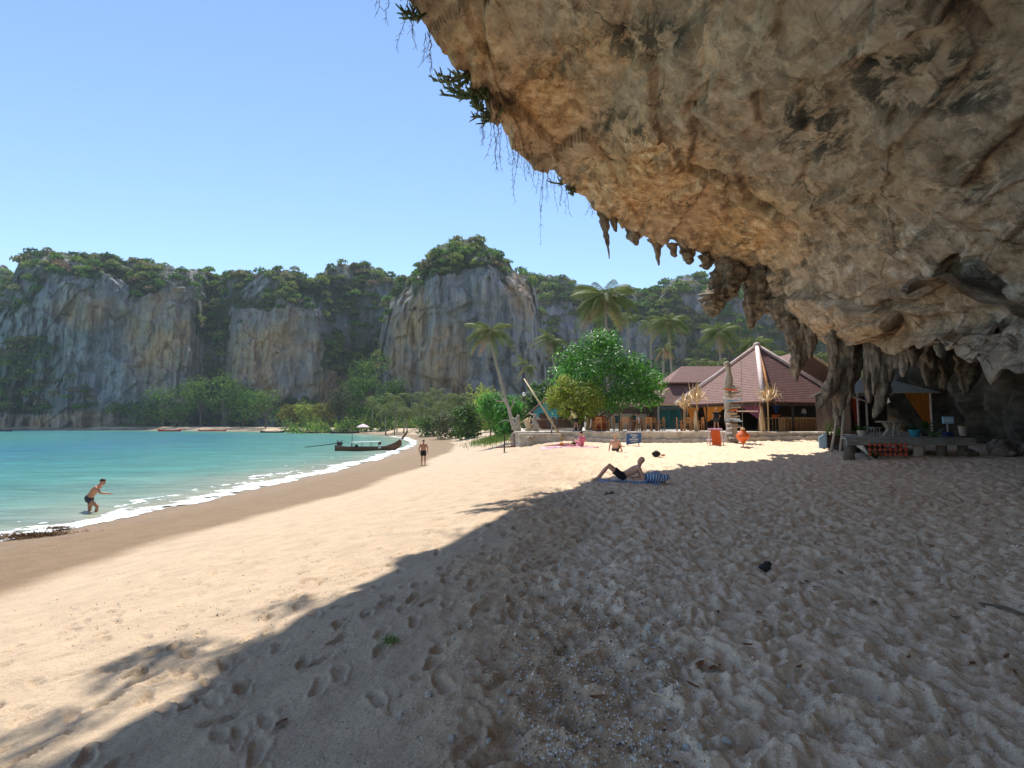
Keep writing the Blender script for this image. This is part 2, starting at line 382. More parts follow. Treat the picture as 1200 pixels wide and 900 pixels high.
M['glass'] = m
m, t, b = new_mat('striped_towel'); v = texco(t); wv = N(t, 'ShaderNodeTexWave'); wv.inputs['Scale'].default_value = 4.0; t.links.new(v, wv.inputs['Vector'])
t.links.new(ramp(t, wv.outputs['Fac'], [(0.35, (0.05, 0.16, 0.42)), (0.6, (0.55, 0.65, 0.78))]), b.inputs['Base Color']); b.inputs['Roughness'].default_value = 0.95
M['towel'] = m

# ------------------------------------------------------------------ terrain function
SY = [-400, -60, 0, 15, 23, 35, 51, 70, 95, 123, 161, 200, 233, 280, 320, 900]
SX = [-30, -17, -15, -14.1, -12.8, -12, -11.9, -13, -16, -22.6, -39, -73, -125, -256, -600, -5000]
_yy = np.linspace(-400, 900, 2601); _xx = np.interp(_yy, SY, SX)
_k = np.ones(9) / 9; _xx = np.convolve(np.pad(_xx, 4, 'edge'), _k, 'valid')
def shore(y): return np.interp(y, _yy, _xx)
def sdist(x, y):
    dS = (shore(y + 1) - shore(y - 1)) / 2
    return (x - shore(y)) / np.sqrt(1 + dS * dS)
def H(x, y):
    x = np.asarray(x, float); y = np.asarray(y, float); s = sdist(x, y)
    z = np.interp(s, [-60, -20, -6, -2.5, 0, 6.5, 9, 12, 14.5, 16, 20, 60], [-6, -2.6, -1.1, -.42, 0, .38, .78, 1.32, 1.56, 1.6, 1.42, 1.5])
    return z + sm(18, 42, y) * .42 * sm(-4, 6, x) * (1 - .4 * sm(60, 120, y)) + .25 * sm(10, 20, x)
def G(px, py):
    r = ray(px, py); tt = np.linspace(.5, 500, 60000); Q = EYE + tt[:, None] * r
    d = Q[:, 2] - H(Q[:, 0], Q[:, 1]); i = int(np.argmax(d < 0)); return Q[i]
def gz(x, y): return float(H(x, y))

# ------------------------------------------------------------------ sand sheet
rng = np.random.default_rng(7)
def build_sand():
    dense = np.radians(np.linspace(-53, 53, 630)); rest = np.radians(np.linspace(53, 307, 60)[1:-1])
    ang = np.concatenate([dense, rest]); nA = len(ang)
    rad = np.concatenate([1.0 * (60 / 1.0) ** np.linspace(0, 1, 600), 60 * (700 / 60) ** np.linspace(0, 1, 80)[1:]]); nR = len(rad)
    A, Rr = np.meshgrid(ang, rad, indexing='ij')
    X = Rr * np.sin(A); Y = Rr * np.cos(A); Z = H(X, Y); s = sdist(X, Y)
    near = Rr < 62
    x, y = X, Y; p2 = np.stack([x, y, np.zeros_like(x)], -1)
    # broad undulation and trampling
    wob = 0.05 * fbm(p2 * 0.35, 3, 3)
    # trampled zone right of the pebble band
    edge = 0.45 + 0.09 * np.clip(y, 0, 30) * 0.55 + 0.35 * vnoise(p2 * 0.6, 5) + np.where(y < 5.5, (5.5 - y) * 0.12, 0)
    tramp = sm(-.25, .35, x - edge) * sm(6.0, 9.0, s)
    pw = p2 + 0.10 * np.stack([vnoise(p2 * 3, 11), vnoise(p2 * 3 + 7, 12), 0 * x], -1)
    def dimple(scale, seed):
        q = pw * np.array([scale, scale * 1.25, 0]) ; q = q + np.array([0, 0, 0.5])
        i = np.floor(q); best = np.full(x.shape, 9.0); dep = np.zeros(x.shape)
        for dx in (-1, 0, 1):
            for dy in (-1, 0, 1):
                c = i + np.array([dx, dy, 0]); hx = _h(c[..., 0], c[..., 1], c[..., 2], seed); hy = _h(c[..., 0], c[..., 1], c[..., 2], seed + 1); hd = _h(c[..., 0], c[..., 1], c[..., 2], seed + 2)
                d = np.hypot(q[..., 0] - c[..., 0] - hx, q[..., 1] - c[..., 1] - hy)
                m_ = d < best; dep = np.where(m_, .35 + .65 * hd, dep); best = np.where(m_, d, best)
        return (-(1 - sm(0.14, 0.52, best)) + .28 * np.exp(-((best - .60) / .11) ** 2)) * dep
    D = tramp * (0.050 * dimple(3.9, 21) + 0.044 * dimple(6.3, 31) + 0.026 * dimple(11, 35) + 0.020 * fbm(p2 * 5, 4, 9))
    mid = (1 - tramp) * sm(6.5, 8.5, s)
    band = sm(-1.9, -.5, x - edge) * (1 - tramp) * sm(7, 9, s)
    D += mid * 0.014 * fbm(p2 * 3, 5, 14) + band * (0.030 * dimple(2.6, 41) + 0.026 * dimple(7, 51) + 0.026 * fbm(p2 * 6, 4, 15))
    # single footprints: left slope and band
    lift = np.zeros_like(D)
    prints = []
    r2 = random.Random(5)
    for tr in range(34):
        px, py = r2.uniform(-5.5, 1.2), r2.uniform(0.8, 6); hd = R(r2.uniform(-35, 35)) + (math.pi if r2.random() < .4 else 0)
        for k in range(r2.randint(5, 16)):
            side = 0.09 * (1 if k % 2 else -1)
            prints.append((px + side * math.cos(hd), py - side * math.sin(hd), hd + r2.uniform(-.2, .2), r2.uniform(.7, 1.1)))
            px += math.sin(hd) * r2.uniform(.5, .72); py += math.cos(hd) * r2.uniform(.5, .72); hd += r2.uniform(-.12, .12)
    for k in range(330):
        prints.append((r2.uniform(-5, 1.5), r2.uniform(1.2, 15), r2.uniform(0, 6.28), r2.uniform(.5, 1.0)))
    fx, fy = X.ravel(), Y.ravel(); Df = D.ravel(); sf = s.ravel(); tf = tramp.ravel()
    inn = np.where(Rr.ravel() < 30)[0]; order = inn[np.argsort(fy[inn])]; ys = fy[order]
    for (px, py, hd, dp) in prints:
        a0, a1 = np.searchsorted(ys, py - .34), np.searchsorted(ys, py + .34)
        ii = order[a0:a1]; dx = fx[ii] - px; k = np.abs(dx) < .34; ii = ii[k]
        if len(ii) == 0: continue
        dx = fx[ii] - px; dy = fy[ii] - py
        a_ = dx * math.cos(hd) - dy * math.sin(hd); b_ = dx * math.sin(hd) + dy * math.cos(hd)
        wd = 0.046 + 0.012 * np.clip(b_ / .13, -1, 1)
        e = (np.abs(a_ / wd) ** 3 + np.abs(b_ / 0.125) ** 3) ** (1 / 3)
        e = e * (1 + .10 * np.sin(a_ * 60 + px * 9) + .10 * np.sin(b_ * 37 + py * 7))
        f = -0.034 * dp * (1 - sm(.55, 1.05, e)) + 0.012 * dp * np.exp(-((e - 1.25) / .22) ** 2)
        f *= (1 - .25 * np.clip(b_ / .13, -1, 1))
        ok = sm(6.5, 8.5, sf[ii]) * (1 - tf[ii] * .8)
        Df[ii] += f * ok
    D = Df.reshape(D.shape)
    fade = 1 - sm(40, 60, Rr)
    Z = Z + np.where(near, D * fade, 0) + wob * sm(4, 9, s) * (1 - sm(60, 200, Rr))
    # slope towards the wet edge is smooth; wet boundary wavers
    # colours: albedo, with shade painted into the hollows
    wob2 = 0.5 * vnoise(p2 * 0.16, 61) + 0.15 * vnoise(p2 * 0.9, 62)
    wet = 1 - sm(5.4, 6.3, s + wob2)
    wet2 = 1 - sm(1.2, 3.0, s + wob2)
    dry = np.array([0.57, 0.435, 0.305]); band_warm = np.array([0.64, 0.435, 0.265]); grey = np.array([0.82, 0.625, 0.44]); wetc = np.array([0.25, 0.165, 0.09]); wetd = np.array([0.27, 0.185, 0.115])
    col = np.broadcast_to(dry, X.shape + (3,)).copy()
    def mixc(c, to, f): return c * (1 - f[..., None]) + to * f[..., None]
    col = mixc(col, band_warm, band * .85 * (1 - sm(9, 15, y)))  # brown pebble band, colour warmed to offset the blue shade up front
    col = mixc(col, grey, np.clip(sm(-.25, .35 + .22 * np.clip(y - 8, 0, 30), x - edge + .5 * fbm(p2 * .7, 3, 19)), 0, 1) * sm(7.0, 12.0, s))
    col = mixc(col, wetc, wet); col = mixc(col, wetd, wet2)
    hollow_shade = sm(0, .035, -D) * (tramp * .14 + band * .3)  # painted shade: sand darkened where trampling and footprints dip
    col = mixc(col, np.array([0.36, 0.28, 0.2]), hollow_shade)
    grass = sm(250, 300, Y) * 1.0
    litter = sm(40, 44, Y) * sm(0, 2, X) ; litter = np.maximum(litter, sm(20, 30, s) * sm(70, 95, Y))
    col = mixc(col, np.array([0.10, 0.12, 0.05]), np.clip(litter * sm(14, 20, s), 0, 1) * .8)
    V = np.stack([X, Y, Z], -1).reshape(-1, 3); cc = np.concatenate([col.reshape(-1, 3), wet.reshape(-1, 1)], 1)
    n0 = len(V); V = np.vstack([V, [[0, 0, gz(0, 0)]]]); cc = np.vstack([cc, [*dry, 0]])
    i = np.arange(nA); T = np.stack([np.full(nA, n0), ((i + 1) % nA) * nR, i * nR], -1)
    me = np_mesh('sand', V, grid_quads(nA, nR, True)[:, ::-1], cc, True, T[:, ::-1])
    return link('sand_beach', me, M['sand'])
sand = tag(build_sand(), kind='structure')
sm_ = bpy.data.objects['sand_beach']
bvh_dg = bpy.context.evaluated_depsgraph_get(); bvh_dg.update()
from mathutils.bvhtree import BVHTree
_bm = sm_.data; _bv = BVHTree.FromObject(sm_, bvh_dg)
def on_sand(x, y):
    h = _bv.ray_cast(Vector((x, y, 8)), Vector((0, 0, -1))); return h[0].z if h[0] is not None else gz(x, y)
def px_sand(px, py):
    h = _bv.ray_cast(Vector(EYE), Vector(ray(px, py)).normalized()); return np.array(h[0]) if h[0] is not None else G(px, py)
_G0 = G
def G(px, py):
    q = _G0(px, py); q = np.array([q[0], q[1], on_sand(q[0], q[1])]); return q

# ------------------------------------------------------------------ sea and foam
def build_sea():
    ang = np.radians(np.concatenate([np.linspace(-120, 20, 190)])); rad = np.concatenate([8 * (700 / 8) ** np.linspace(0, 1, 190)])
    A, Rr = np.meshgrid(ang, rad, indexing='ij'); X = Rr * np.sin(A); Y = Rr * np.cos(A)
    p = np.stack([X, Y, 0 * X], -1); s = -sdist(X, Y) + 1.6 * fbm(p * .07, 3, 81)
    st = [0, 2.5, 6, 12, 25, 45, 75, 110, 400]
    cs = np.array([[.40, .37, .26], [.27, .34, .26], [.17, .32, .255], [.09, .28, .24], [.06, .255, .25], [.04, .20, .265], [.055, .24, .24], [.07, .27, .225], [.06, .22, .21]])
    col = np.stack([np.interp(s, st, cs[:, k]) for k in range(3)], -1)
    Z = 0.035 * vnoise(p * np.array([.5, 1.1, 1]), 71) * (1 - sm(80, 200, Rr)) * sm(0, 4, s) + 0.05 * sm(1.5, 3.2, s) * (1 - sm(3.2, 5, s))
    me = np_mesh('sea', np.stack([X, Y, Z], -1).reshape(-1, 3), grid_quads(len(ang), len(rad))[:, ::-1], col.reshape(-1, 3))
    return link('sea', me, M['sea'])
tag(build_sea(), kind='structure')
def build_foam():
    ys = np.concatenate([np.linspace(3, 40, 900), np.linspace(40, 135, 520)[1:]]); ss = np.linspace(-5.2, .75, 100)
    Yg, Sg = np.meshgrid(ys, ss, indexing='ij')
    dS = (shore(Yg + 1) - shore(Yg - 1)) / 2; nrm = np.sqrt(1 + dS * dS)
    X = shore(Yg) + Sg * nrm; Y = Yg
    p = np.stack([X, Y, 0 * X], -1)
    e = .45 * vnoise(p * np.array([0, .35, 0]), 91) + .2 * vnoise(p * np.array([0, 1.3, 0]), 92)
    q = Sg - e
    k = sm(25, 50, Y)
    dens = np.exp(-((q + .35 + .25 * k) / (.75 + .25 * k)) ** 2) * 1.12 + .75 * np.exp(-((q + 2.6) / .8) ** 2) * sm(-.4, .4, vnoise(p * np.array([.3, .25, 0]), 95)) - sm(.25, .6, q) * 2
    n = fbm(p * np.array([1.6, 1.2, 0]), 4, 93) * .62 + .42 * fbm(p * 5, 3, 94)
    msk = (dens + n * .8) > .62
    Z = np.maximum(H(X, Y), 0.0) + 0.014 + .035 * sm(.5, 1.3, dens) * (1 - sm(-.1, .5, q)) + 0.008 * vnoise(p * 7, 96)
    Qd = grid_quads(len(ys), len(ss)); keep = msk.ravel()[Qd].sum(1) >= 3
    me = np_mesh('foam', np.stack([X, Y, Z], -1).reshape(-1, 3), Qd[keep])
    bm = bmesh.new(); bm.from_mesh(me); bmesh.ops.delete(bm, geom=[v for v in bm.verts if not v.link_faces], context='VERTS'); bm.to_mesh(me); bm.free()
    return link('foam', me, M['foam'])
tag(build_foam(), 'white sea foam along the waterline', kind='stuff')

# ------------------------------------------------------------------ rock overhang
#        silhouette edge A            inner end Cc            outward roof width
OV = [((-5.5, -9, 20), (3, -16, 18), 0),
      ((-6.8, 3, 18.4), (.5, -13, 17.2), 0),
      ((-6.0, 9.5, 17.3), (-.2, -11, 16.4), 0),
      ((-4.6, 12.9, 16.6), (0, -10, 15.6), 0),
      ((-3.8, 13.9, 15.8), (.6, -9.5, 15.2), 0),
      ((-3.3, 16.6, 16.4), (1.3, -9, 14.8), 0),
      ((-2.5, 19.4, 16.5), (2, -8.6, 14.3), 0),
      ((-1.4, 21.3, 16.1), (2.8, -8, 13.7), 0),
      ((.8, 26.1, 16.2), (3.6, -7.4, 13), 0),
      ((3.8, 30.2, 15.8), (4.5, -6.6, 12.2), 0),
      ((5.3, 30.9, 14.7), (5.3, -6, 11.5), 0),
      ((7.0, 32.0, 14.2), (6.2, -5.4, 10.8), 0),
      ((9.1, 33.3, 13.9), (7.2, -4.8, 10), 0),
      ((11.3, 34.5, 13.7), (8.2, -4.2, 9.2), .3),
      ((12.9, 34.8, 12.8), (9.2, -3.6, 8.5), .6),
      ((14.7, 35.1, 11.9), (10.2, -3, 7.8), 1.2),
      ((15.7, 34.2, 10.3), (11, -2.5, 7.2), 2.5),
      ((16.5, 32.5, 8.9), (11.8, -2, 6.4), 6),
      ((16.9, 30.5, 7.9), (12.6, -1.4, 5.6), 11),
      ((17.2, 28, 7.2), (13.4, -1, 4.6), 13),
      ((15.4, 20, 5.8), (14.2, -.6, 3.6), 15),
      ((12.9, 14, 4.3), (14.8, -.2, 2.6), 14),
      ((12.2, 9, 3.6), (15.2, 0, 1.2), 13),
      ((13.2, 4.5, 1.2), (15.6, .3, .2), 10)]
def catmull(ctrl, n):
    ctrl = np.array(ctrl, float); d = np.linalg.norm(np.diff(ctrl, axis=0), axis=1) ** .5; t = np.concatenate([[0], np.cumsum(d)])
    u = np.linspace(0, t[-1], n); out = np.zeros((n, ctrl.shape[1]))
    m_ = np.gradient(ctrl, t, axis=0)
    i = np.clip(np.searchsorted(t, u, 'right') - 1, 0, len(t) - 2); h = (t[i + 1] - t[i]); x = ((u - t[i]) / h)[:, None]; h = h[:, None]
    return (2 * x**3 - 3 * x**2 + 1) * ctrl[i] + (x**3 - 2 * x**2 + x) * h * m_[i] + (-2 * x**3 + 3 * x**2) * ctrl[i + 1] + (x**3 - x**2) * h * m_[i + 1]
def blob(px, py, cx, cy, rx, ry):
    return np.clip(1.4 - np.hypot((px - cx) / rx, (py - cy) / ry), 0, 1)
def project(Vv):
    x, y, z = Vv[..., 0], Vv[..., 1], Vv[..., 2] - EYE[2]
    f = np.maximum(y * math.cos(PITCH) + z * math.sin(PITCH), .05); u = -y * math.sin(PITCH) + z * math.cos(PITCH)
    return 600 + F * x / f, 450 - F * u / f
def build_overhang():
    NU, NV, NB = 520, 380, 40
    ctrl = np.array([[*a, *c, w_] for a, c, w_ in OV]); cv = catmull(ctrl, NU)
    A, Cc, W = cv[:, :3], cv[:, 3:6], np.maximum(cv[:, 6], 0)
    v = np.linspace(0, 1, NV) ** 1.25
    S = A[:, None] * (1 - v[None, :, None]) + Cc[:, None] * v[None, :, None]
    # the underside first rises a little behind the lip, then bellies
    lip = np.interp(v, [0, .06, .2, .5, 1], [0, .25, .5, .2, 0]); S[..., 2] += lip[None] * 1.3
    # outward normals
    du = np.gradient(S, axis=0); dv = np.gradient(S, axis=1); n = np.cross(dv, du); n /= np.linalg.norm(n, axis=-1, keepdims=True) + 1e-9
    n *= np.sign(((EYE - S) * n).sum(-1)[NU // 2, NV // 3])
    warp = np.stack([fbm(S * .15, 3, 101), fbm(S * .15 + 5, 3, 102), fbm(S * .15 + 11, 3, 103)], -1)
    an = np.array([.13, .055, .15]); f1, e1 = facets(S * an + warp * .16, 110, 1.0)
    f2, e2 = facets(S * np.array([.42, .2, .5]) + warp * .3, 130, .9)
    f3, e3 = facets(S * np.array([1.3, .9, 1.5]) + warp * .8, 150, .7)
    d = .95 * f1 + .36 * f2 + .11 * f3 + .16 * fbm(S * .5, 4, 160) + .10 * ridged(S * np.array([1.2, .8, 1.6]), 4, 170)
    d -= .10 * (1 - sm(0, .04, e1)) + .06 * (1 - sm(0, .04, e2))
    ledge = np.exp(-(v / .05) ** 2)[None]
    fade = .45 + .55 * sm(0, .12, v)[None]
    Sd = S + n * (d * fade)[..., None]
    rag = .30 * fbm(A * .9, 4, 195) + .22 * ridged(A * 2.1, 3, 196) - .1
    Sd[..., 2] += rag[:, None] * np.exp(-(v / .035) ** 2)[None]
    # ragged lip
    A2 = Sd[:, 0]
    out = A - Cc; out[:, 2] = 0; out /= np.linalg.norm(out, axis=1, keepdims=True)
    cf = 1 - sm(1.5, 7, W); east = np.array([.78, .62, 0]); eb = sm(7, 13.5, W)[:, None]
    out = out * (1 - eb) + east * eb; out /= np.linalg.norm(out, axis=1, keepdims=True)
    prof = np.linspace(0, 1, NB)[1:]
    rows = []
    for k in prof:
        # along the recess roof first, then the outer face climbing
        g = np.minimum(k / .55, 1.0); up = np.maximum(k - .55, 0) / .45
        rise = (.9 + .22 * W) * math.sin(g * math.pi / 2) + 1.2 * g
        q = A2 + out * (W * g + .5 * math.sin(g * math.pi))[:, None] + np.array([0, 0, 1.0]) * (rise + (24 * cf + 3 * (1 - cf)) * up ** 1.3)[:, None] + out * ((-12 * cf + 6 * (1 - cf)) * up ** 1.6)[:, None]
        q = q + (np.stack([fbm(q * .4, 3, 181), fbm(q * .4 + 3, 3, 182), fbm(q * .5 + 8, 4, 183)], -1) * (.75 * min(1, k * 6)))
        rows.append(q)
    B = np.stack(rows[::-1], 1)
    allv = np.concatenate([B, Sd], 1); nv = allv.shape[1]
    px, py = project(allv)
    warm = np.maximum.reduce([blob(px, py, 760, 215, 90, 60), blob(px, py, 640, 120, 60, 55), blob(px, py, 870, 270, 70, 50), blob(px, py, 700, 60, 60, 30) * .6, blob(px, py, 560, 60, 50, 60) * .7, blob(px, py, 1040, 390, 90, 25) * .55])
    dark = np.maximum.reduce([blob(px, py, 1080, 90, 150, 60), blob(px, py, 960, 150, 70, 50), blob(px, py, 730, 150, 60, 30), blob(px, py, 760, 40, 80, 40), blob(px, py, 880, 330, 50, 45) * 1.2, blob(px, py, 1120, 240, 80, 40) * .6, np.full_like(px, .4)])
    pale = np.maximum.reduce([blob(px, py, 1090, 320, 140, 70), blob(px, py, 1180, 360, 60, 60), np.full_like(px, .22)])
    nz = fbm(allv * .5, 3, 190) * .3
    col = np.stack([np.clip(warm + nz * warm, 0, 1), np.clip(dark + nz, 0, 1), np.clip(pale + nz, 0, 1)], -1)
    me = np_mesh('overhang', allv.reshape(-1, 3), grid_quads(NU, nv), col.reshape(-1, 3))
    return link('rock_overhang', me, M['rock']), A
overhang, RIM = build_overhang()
tag(overhang, 'huge limestone overhang above the shaded sand', kind='structure')

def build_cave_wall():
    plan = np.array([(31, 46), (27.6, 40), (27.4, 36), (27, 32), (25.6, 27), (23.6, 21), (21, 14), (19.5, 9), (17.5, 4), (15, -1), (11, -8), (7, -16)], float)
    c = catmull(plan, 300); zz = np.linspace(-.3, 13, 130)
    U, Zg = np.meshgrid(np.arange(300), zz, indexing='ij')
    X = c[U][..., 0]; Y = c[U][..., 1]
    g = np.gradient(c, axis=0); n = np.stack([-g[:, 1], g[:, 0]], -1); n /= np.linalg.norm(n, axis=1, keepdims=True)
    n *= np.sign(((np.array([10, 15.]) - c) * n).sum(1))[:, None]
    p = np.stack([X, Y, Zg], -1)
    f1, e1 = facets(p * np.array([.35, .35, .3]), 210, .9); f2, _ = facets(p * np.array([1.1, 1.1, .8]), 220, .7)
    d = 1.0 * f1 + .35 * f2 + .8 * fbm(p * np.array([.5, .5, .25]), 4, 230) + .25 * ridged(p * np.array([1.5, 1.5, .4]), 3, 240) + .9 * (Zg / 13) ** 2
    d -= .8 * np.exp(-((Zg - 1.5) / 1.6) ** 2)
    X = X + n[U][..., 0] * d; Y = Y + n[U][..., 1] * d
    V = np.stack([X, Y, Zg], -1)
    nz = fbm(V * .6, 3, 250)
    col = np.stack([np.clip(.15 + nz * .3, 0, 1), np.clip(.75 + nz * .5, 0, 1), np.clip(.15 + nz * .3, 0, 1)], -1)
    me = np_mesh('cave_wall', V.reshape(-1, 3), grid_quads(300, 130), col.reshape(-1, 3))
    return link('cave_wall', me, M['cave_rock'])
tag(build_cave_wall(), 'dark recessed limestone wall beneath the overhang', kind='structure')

# stalactites: each a ragged hanging formation, part of the overhang
def stal(spec, seed, n=34):
    """spec: list of strands; a strand is a list of (x, y, z, r)"""
    V = []; Q = []; off = 0
    for si, strand in enumerate(spec):
        st = np.array(strand, float); m_ = max(14, int(len(st) * 12))
        c = catmull(st, m_) if len(st) > 2 else np.array([st[0] + (st[1] - st[0]) * k for k in np.linspace(0, 1, m_)])
        th = np.linspace(0, 2 * np.pi, n, endpoint=False)
        ctr, r = c[:, :3], np.maximum(c[:, 3], .006)
        pts = ctr[:, None] + np.stack([np.cos(th)[None] * r[:, None], np.sin(th)[None] * r[:, None], np.zeros((m_, n))], -1)
        q = pts * np.array([1.4, 1.4, .35]) + seed * 3.7
        fl = .34 * fbm(q, 3, seed) + .48 * ridged(pts * np.array([3.4, 3.4, .45]), 3, seed + 5) + .22 * fbm(pts * 3.6, 4, seed + 9) - .28
        pts = ctr[:, None] + (pts - ctr[:, None]) * (1 + fl[..., None] * 1.15)
        V.append(pts.reshape(-1, 3))
        i = np.arange(m_ - 1)[:, None]; j = np.arange(n)[None]; a = i * n + j; b_ = i * n + (j + 1) % n
        Q.append(np.stack([a, b_, b_ + n, a + n], -1).reshape(-1, 4) + off); off += m_ * n
        V.append(np.array([ctr[-1] - [0, 0, r[-1] * .6]])); off += 1
        # close tip
        tip = off - 1; last = off - 1 - n
        Q.append(np.stack([np.full(n, tip), np.full(n, tip), last + (np.arange(n) + 1) % n, last + np.arange(n)], -1))
    V = np.vstack(V); Q = np.vstack(Q); tri = Q[:, 0] == Q[:, 1]
    return np_mesh('stalactite', V, Q[~tri], None, True, Q[tri][:, 1:])
rs = random.Random(11)
def strand(pxs, d, r):
    return [(*P(x, y, d), rr * d / F) for (x, y), rr in zip(pxs, r)]
sets = [
    # (pixel path, depth, radii in px)
    ([strand([(706, 246), (709, 262), (711, 280), (714, 303)], 30.8, [9, 6, 3.4, 1.0])], 1),
    ([strand([(716, 246), (720, 258), (722, 271)], 31.0, [9, 6, 2])], 2),
    ([strand([(768, 282), (771, 296), (772, 311)], 33, [8, 4, 1.0])], 3),
    ([strand([(742, 268), (744, 280), (746, 287)], 32.2, [8, 6, 2])], 4),
    ([strand([(803, 284), (806, 300), (808, 309)], 34.2, [11, 9, 3])], 5),
    ([strand([(788, 286), (790, 297), (791, 301)], 33.7, [7, 5, 2])], 6),
    ([strand([(825, 300), (828, 310), (829, 315)], 34.5, [9, 7, 3])], 7),
    ([strand([(853, 305), (854, 322), (846, 342), (839, 358), (836, 369)], 33.6, [13, 15, 18, 15, 6])], 8),
    ([strand([(890, 312), (890, 340), (884, 362), (880, 384)], 33.2, [16, 17, 12, 4]), strand([(903, 330), (902, 350), (899, 366)], 33.0, [12, 9, 4])], 9),
    ([strand([(870, 300), (871, 316), (872, 327)], 33.8, [14, 12, 5])], 10),
    ([strand([(920, 350), (922, 370), (917, 384)], 32, [16, 15, 6]), strand([(938, 375), (937, 400), (934, 425), (933, 447)], 31, [13, 11, 8, 2]), strand([(925, 372), (926, 395), (925, 412)], 31.4, [9, 6, 2])], 11),
    ([strand([(950, 385), (951, 400), (949, 420)], 30.6, [8, 6, 2])], 12),
    ([strand([(988, 385), (990, 415), (985, 445), (983, 470), (981, 499)], 28.6, [13, 13, 11, 7, 3]), strand([(980, 432), (972, 455), (964, 470), (958, 479)], 28.3, [7, 8, 6, 3]), strand([(1003, 395), (1004, 425), (1000, 450), (994, 474)], 28.9, [8, 8, 6, 2]), strand([(976, 390), (977, 420), (974, 446)], 28.5, [8, 6, 2]), strand([(994, 392), (995, 430), (988, 462), (986, 488)], 28.3, [9, 7, 5, 2])], 13),
    ([strand([(1030, 395), (1030, 425), (1034, 450), (1031, 476), (1024, 490)], 27, [11, 11, 9, 6, 2]), strand([(1018, 398), (1020, 430), (1017, 458), (1019, 472)], 27.4, [8, 7, 5, 2]), strand([(1042, 400), (1045, 425), (1043, 448)], 26.6, [9, 7, 2]), strand([(1024, 396), (1026, 430), (1024, 462)], 26.8, [7, 6, 2])], 14),
    ([strand([(1060, 398), (1062, 420), (1058, 442)], 25.6, [9, 8, 2]), strand([(1072, 400), (1072, 414), (1070, 430)], 25, [8, 6, 2]), strand([(1050, 398), (1051, 416), (1050, 432)], 25.9, [7, 5, 2])], 15),
    ([strand([(1090, 400), (1091, 430), (1088, 452)], 29, [12, 10, 3]), strand([(1108, 405), (1109, 432), (1106, 456)], 28.6, [10, 9, 3])], 16),
    ([strand([(1132, 415), (1133, 445), (1131, 462)], 27, [12, 9, 3])], 17),
    ([strand([(1166, 415), (1167, 436), (1166, 443)], 16.4, [12, 7, 3])], 19),
    ([strand([(1102, 404), (1104, 414), (1104, 419)], 19.6, [7, 5, 2])], 20),
]
for spec, seed in sets:
    link('stalactite', stal(spec, seed), M['stal'], overhang)

# ------------------------------------------------------------------ foliage tools
def leaf_quads(ctr, size, rg, nrm=None, aspect=.5, spread=.8, fold=.18):
    n = len(ctr); sz = np.broadcast_to(size, (n,))[:, None]
    d = rg.normal(size=(n, 3)); d /= np.linalg.norm(d, axis=1, keepdims=True)
    if nrm is not None:
        d = nrm + spread * d; d /= np.linalg.norm(d, axis=1, keepdims=True) + 1e-9
    a = np.cross(d, rg.normal(size=(n, 3))); a /= np.linalg.norm(a, axis=1, keepdims=True) + 1e-9
    b_ = np.cross(d, a)
    V = np.stack([ctr - a * sz, ctr + b_ * sz * aspect - d * sz * fold, ctr + a * sz, ctr - b_ * sz * aspect - d * sz * fold], 1).reshape(-1, 3)
    return V, np.arange(n * 4).reshape(-1, 4)
def crown_points(rg, n, lobes, shell=.55):
    """points near the surface of several lobes (x, y, z, rx, ry, rz); returns points, outward normals"""
    L = np.array(lobes, float); wgt = (L[:, 3] * L[:, 4]) ; wgt /= wgt.sum(); k = rg.choice(len(L), n, p=wgt)
    u = rg.normal(size=(n, 3)); u /= np.linalg.norm(u, axis=1, keepdims=True)
    r = (shell + (1 - shell) * rg.random(n) ** .6) * (1 + .16 * rg.normal(size=n))
    return L[k, :3] + u * L[k, 3:6] * r[:, None], u, k
def crown_mesh(name, rg, n, lobes, size, pal, mat, aspect=.5, spread=.8, shell=.55, up=.35):
    p, u, k = crown_points(rg, n, lobes, shell)
    V, Q = leaf_quads(p, size * rg.uniform(.7, 1.3, n), rg, u + np.array([0, 0, up]), aspect, spread)
    pal = np.array(pal); lobe_pick = rg.random(len(lobes)); base = pal[(rg.random(n) * len(pal)).astype(int)] * (.75 + .5 * rg.random(n))[:, None] * (.8 + .4 * lobe_pick[k])[:, None]
    return np_mesh(name, V, Q, np.repeat(base, 4, 0), False)
def limb(mb, p0, p1, r0, r1, rg, n=7, wob=.12, seg=6):
    p0, p1 = np.array(p0, float), np.array(p1, float); L = np.linalg.norm(p1 - p0)
    pts = [p0 + (p1 - p0) * t + rg.normal(size=3) * wob * L * .25 * math.sin(t * math.pi) for t in np.linspace(0, 1, seg)]
    mb.tube(pts, list(np.linspace(r0, r1, seg)), n); return pts

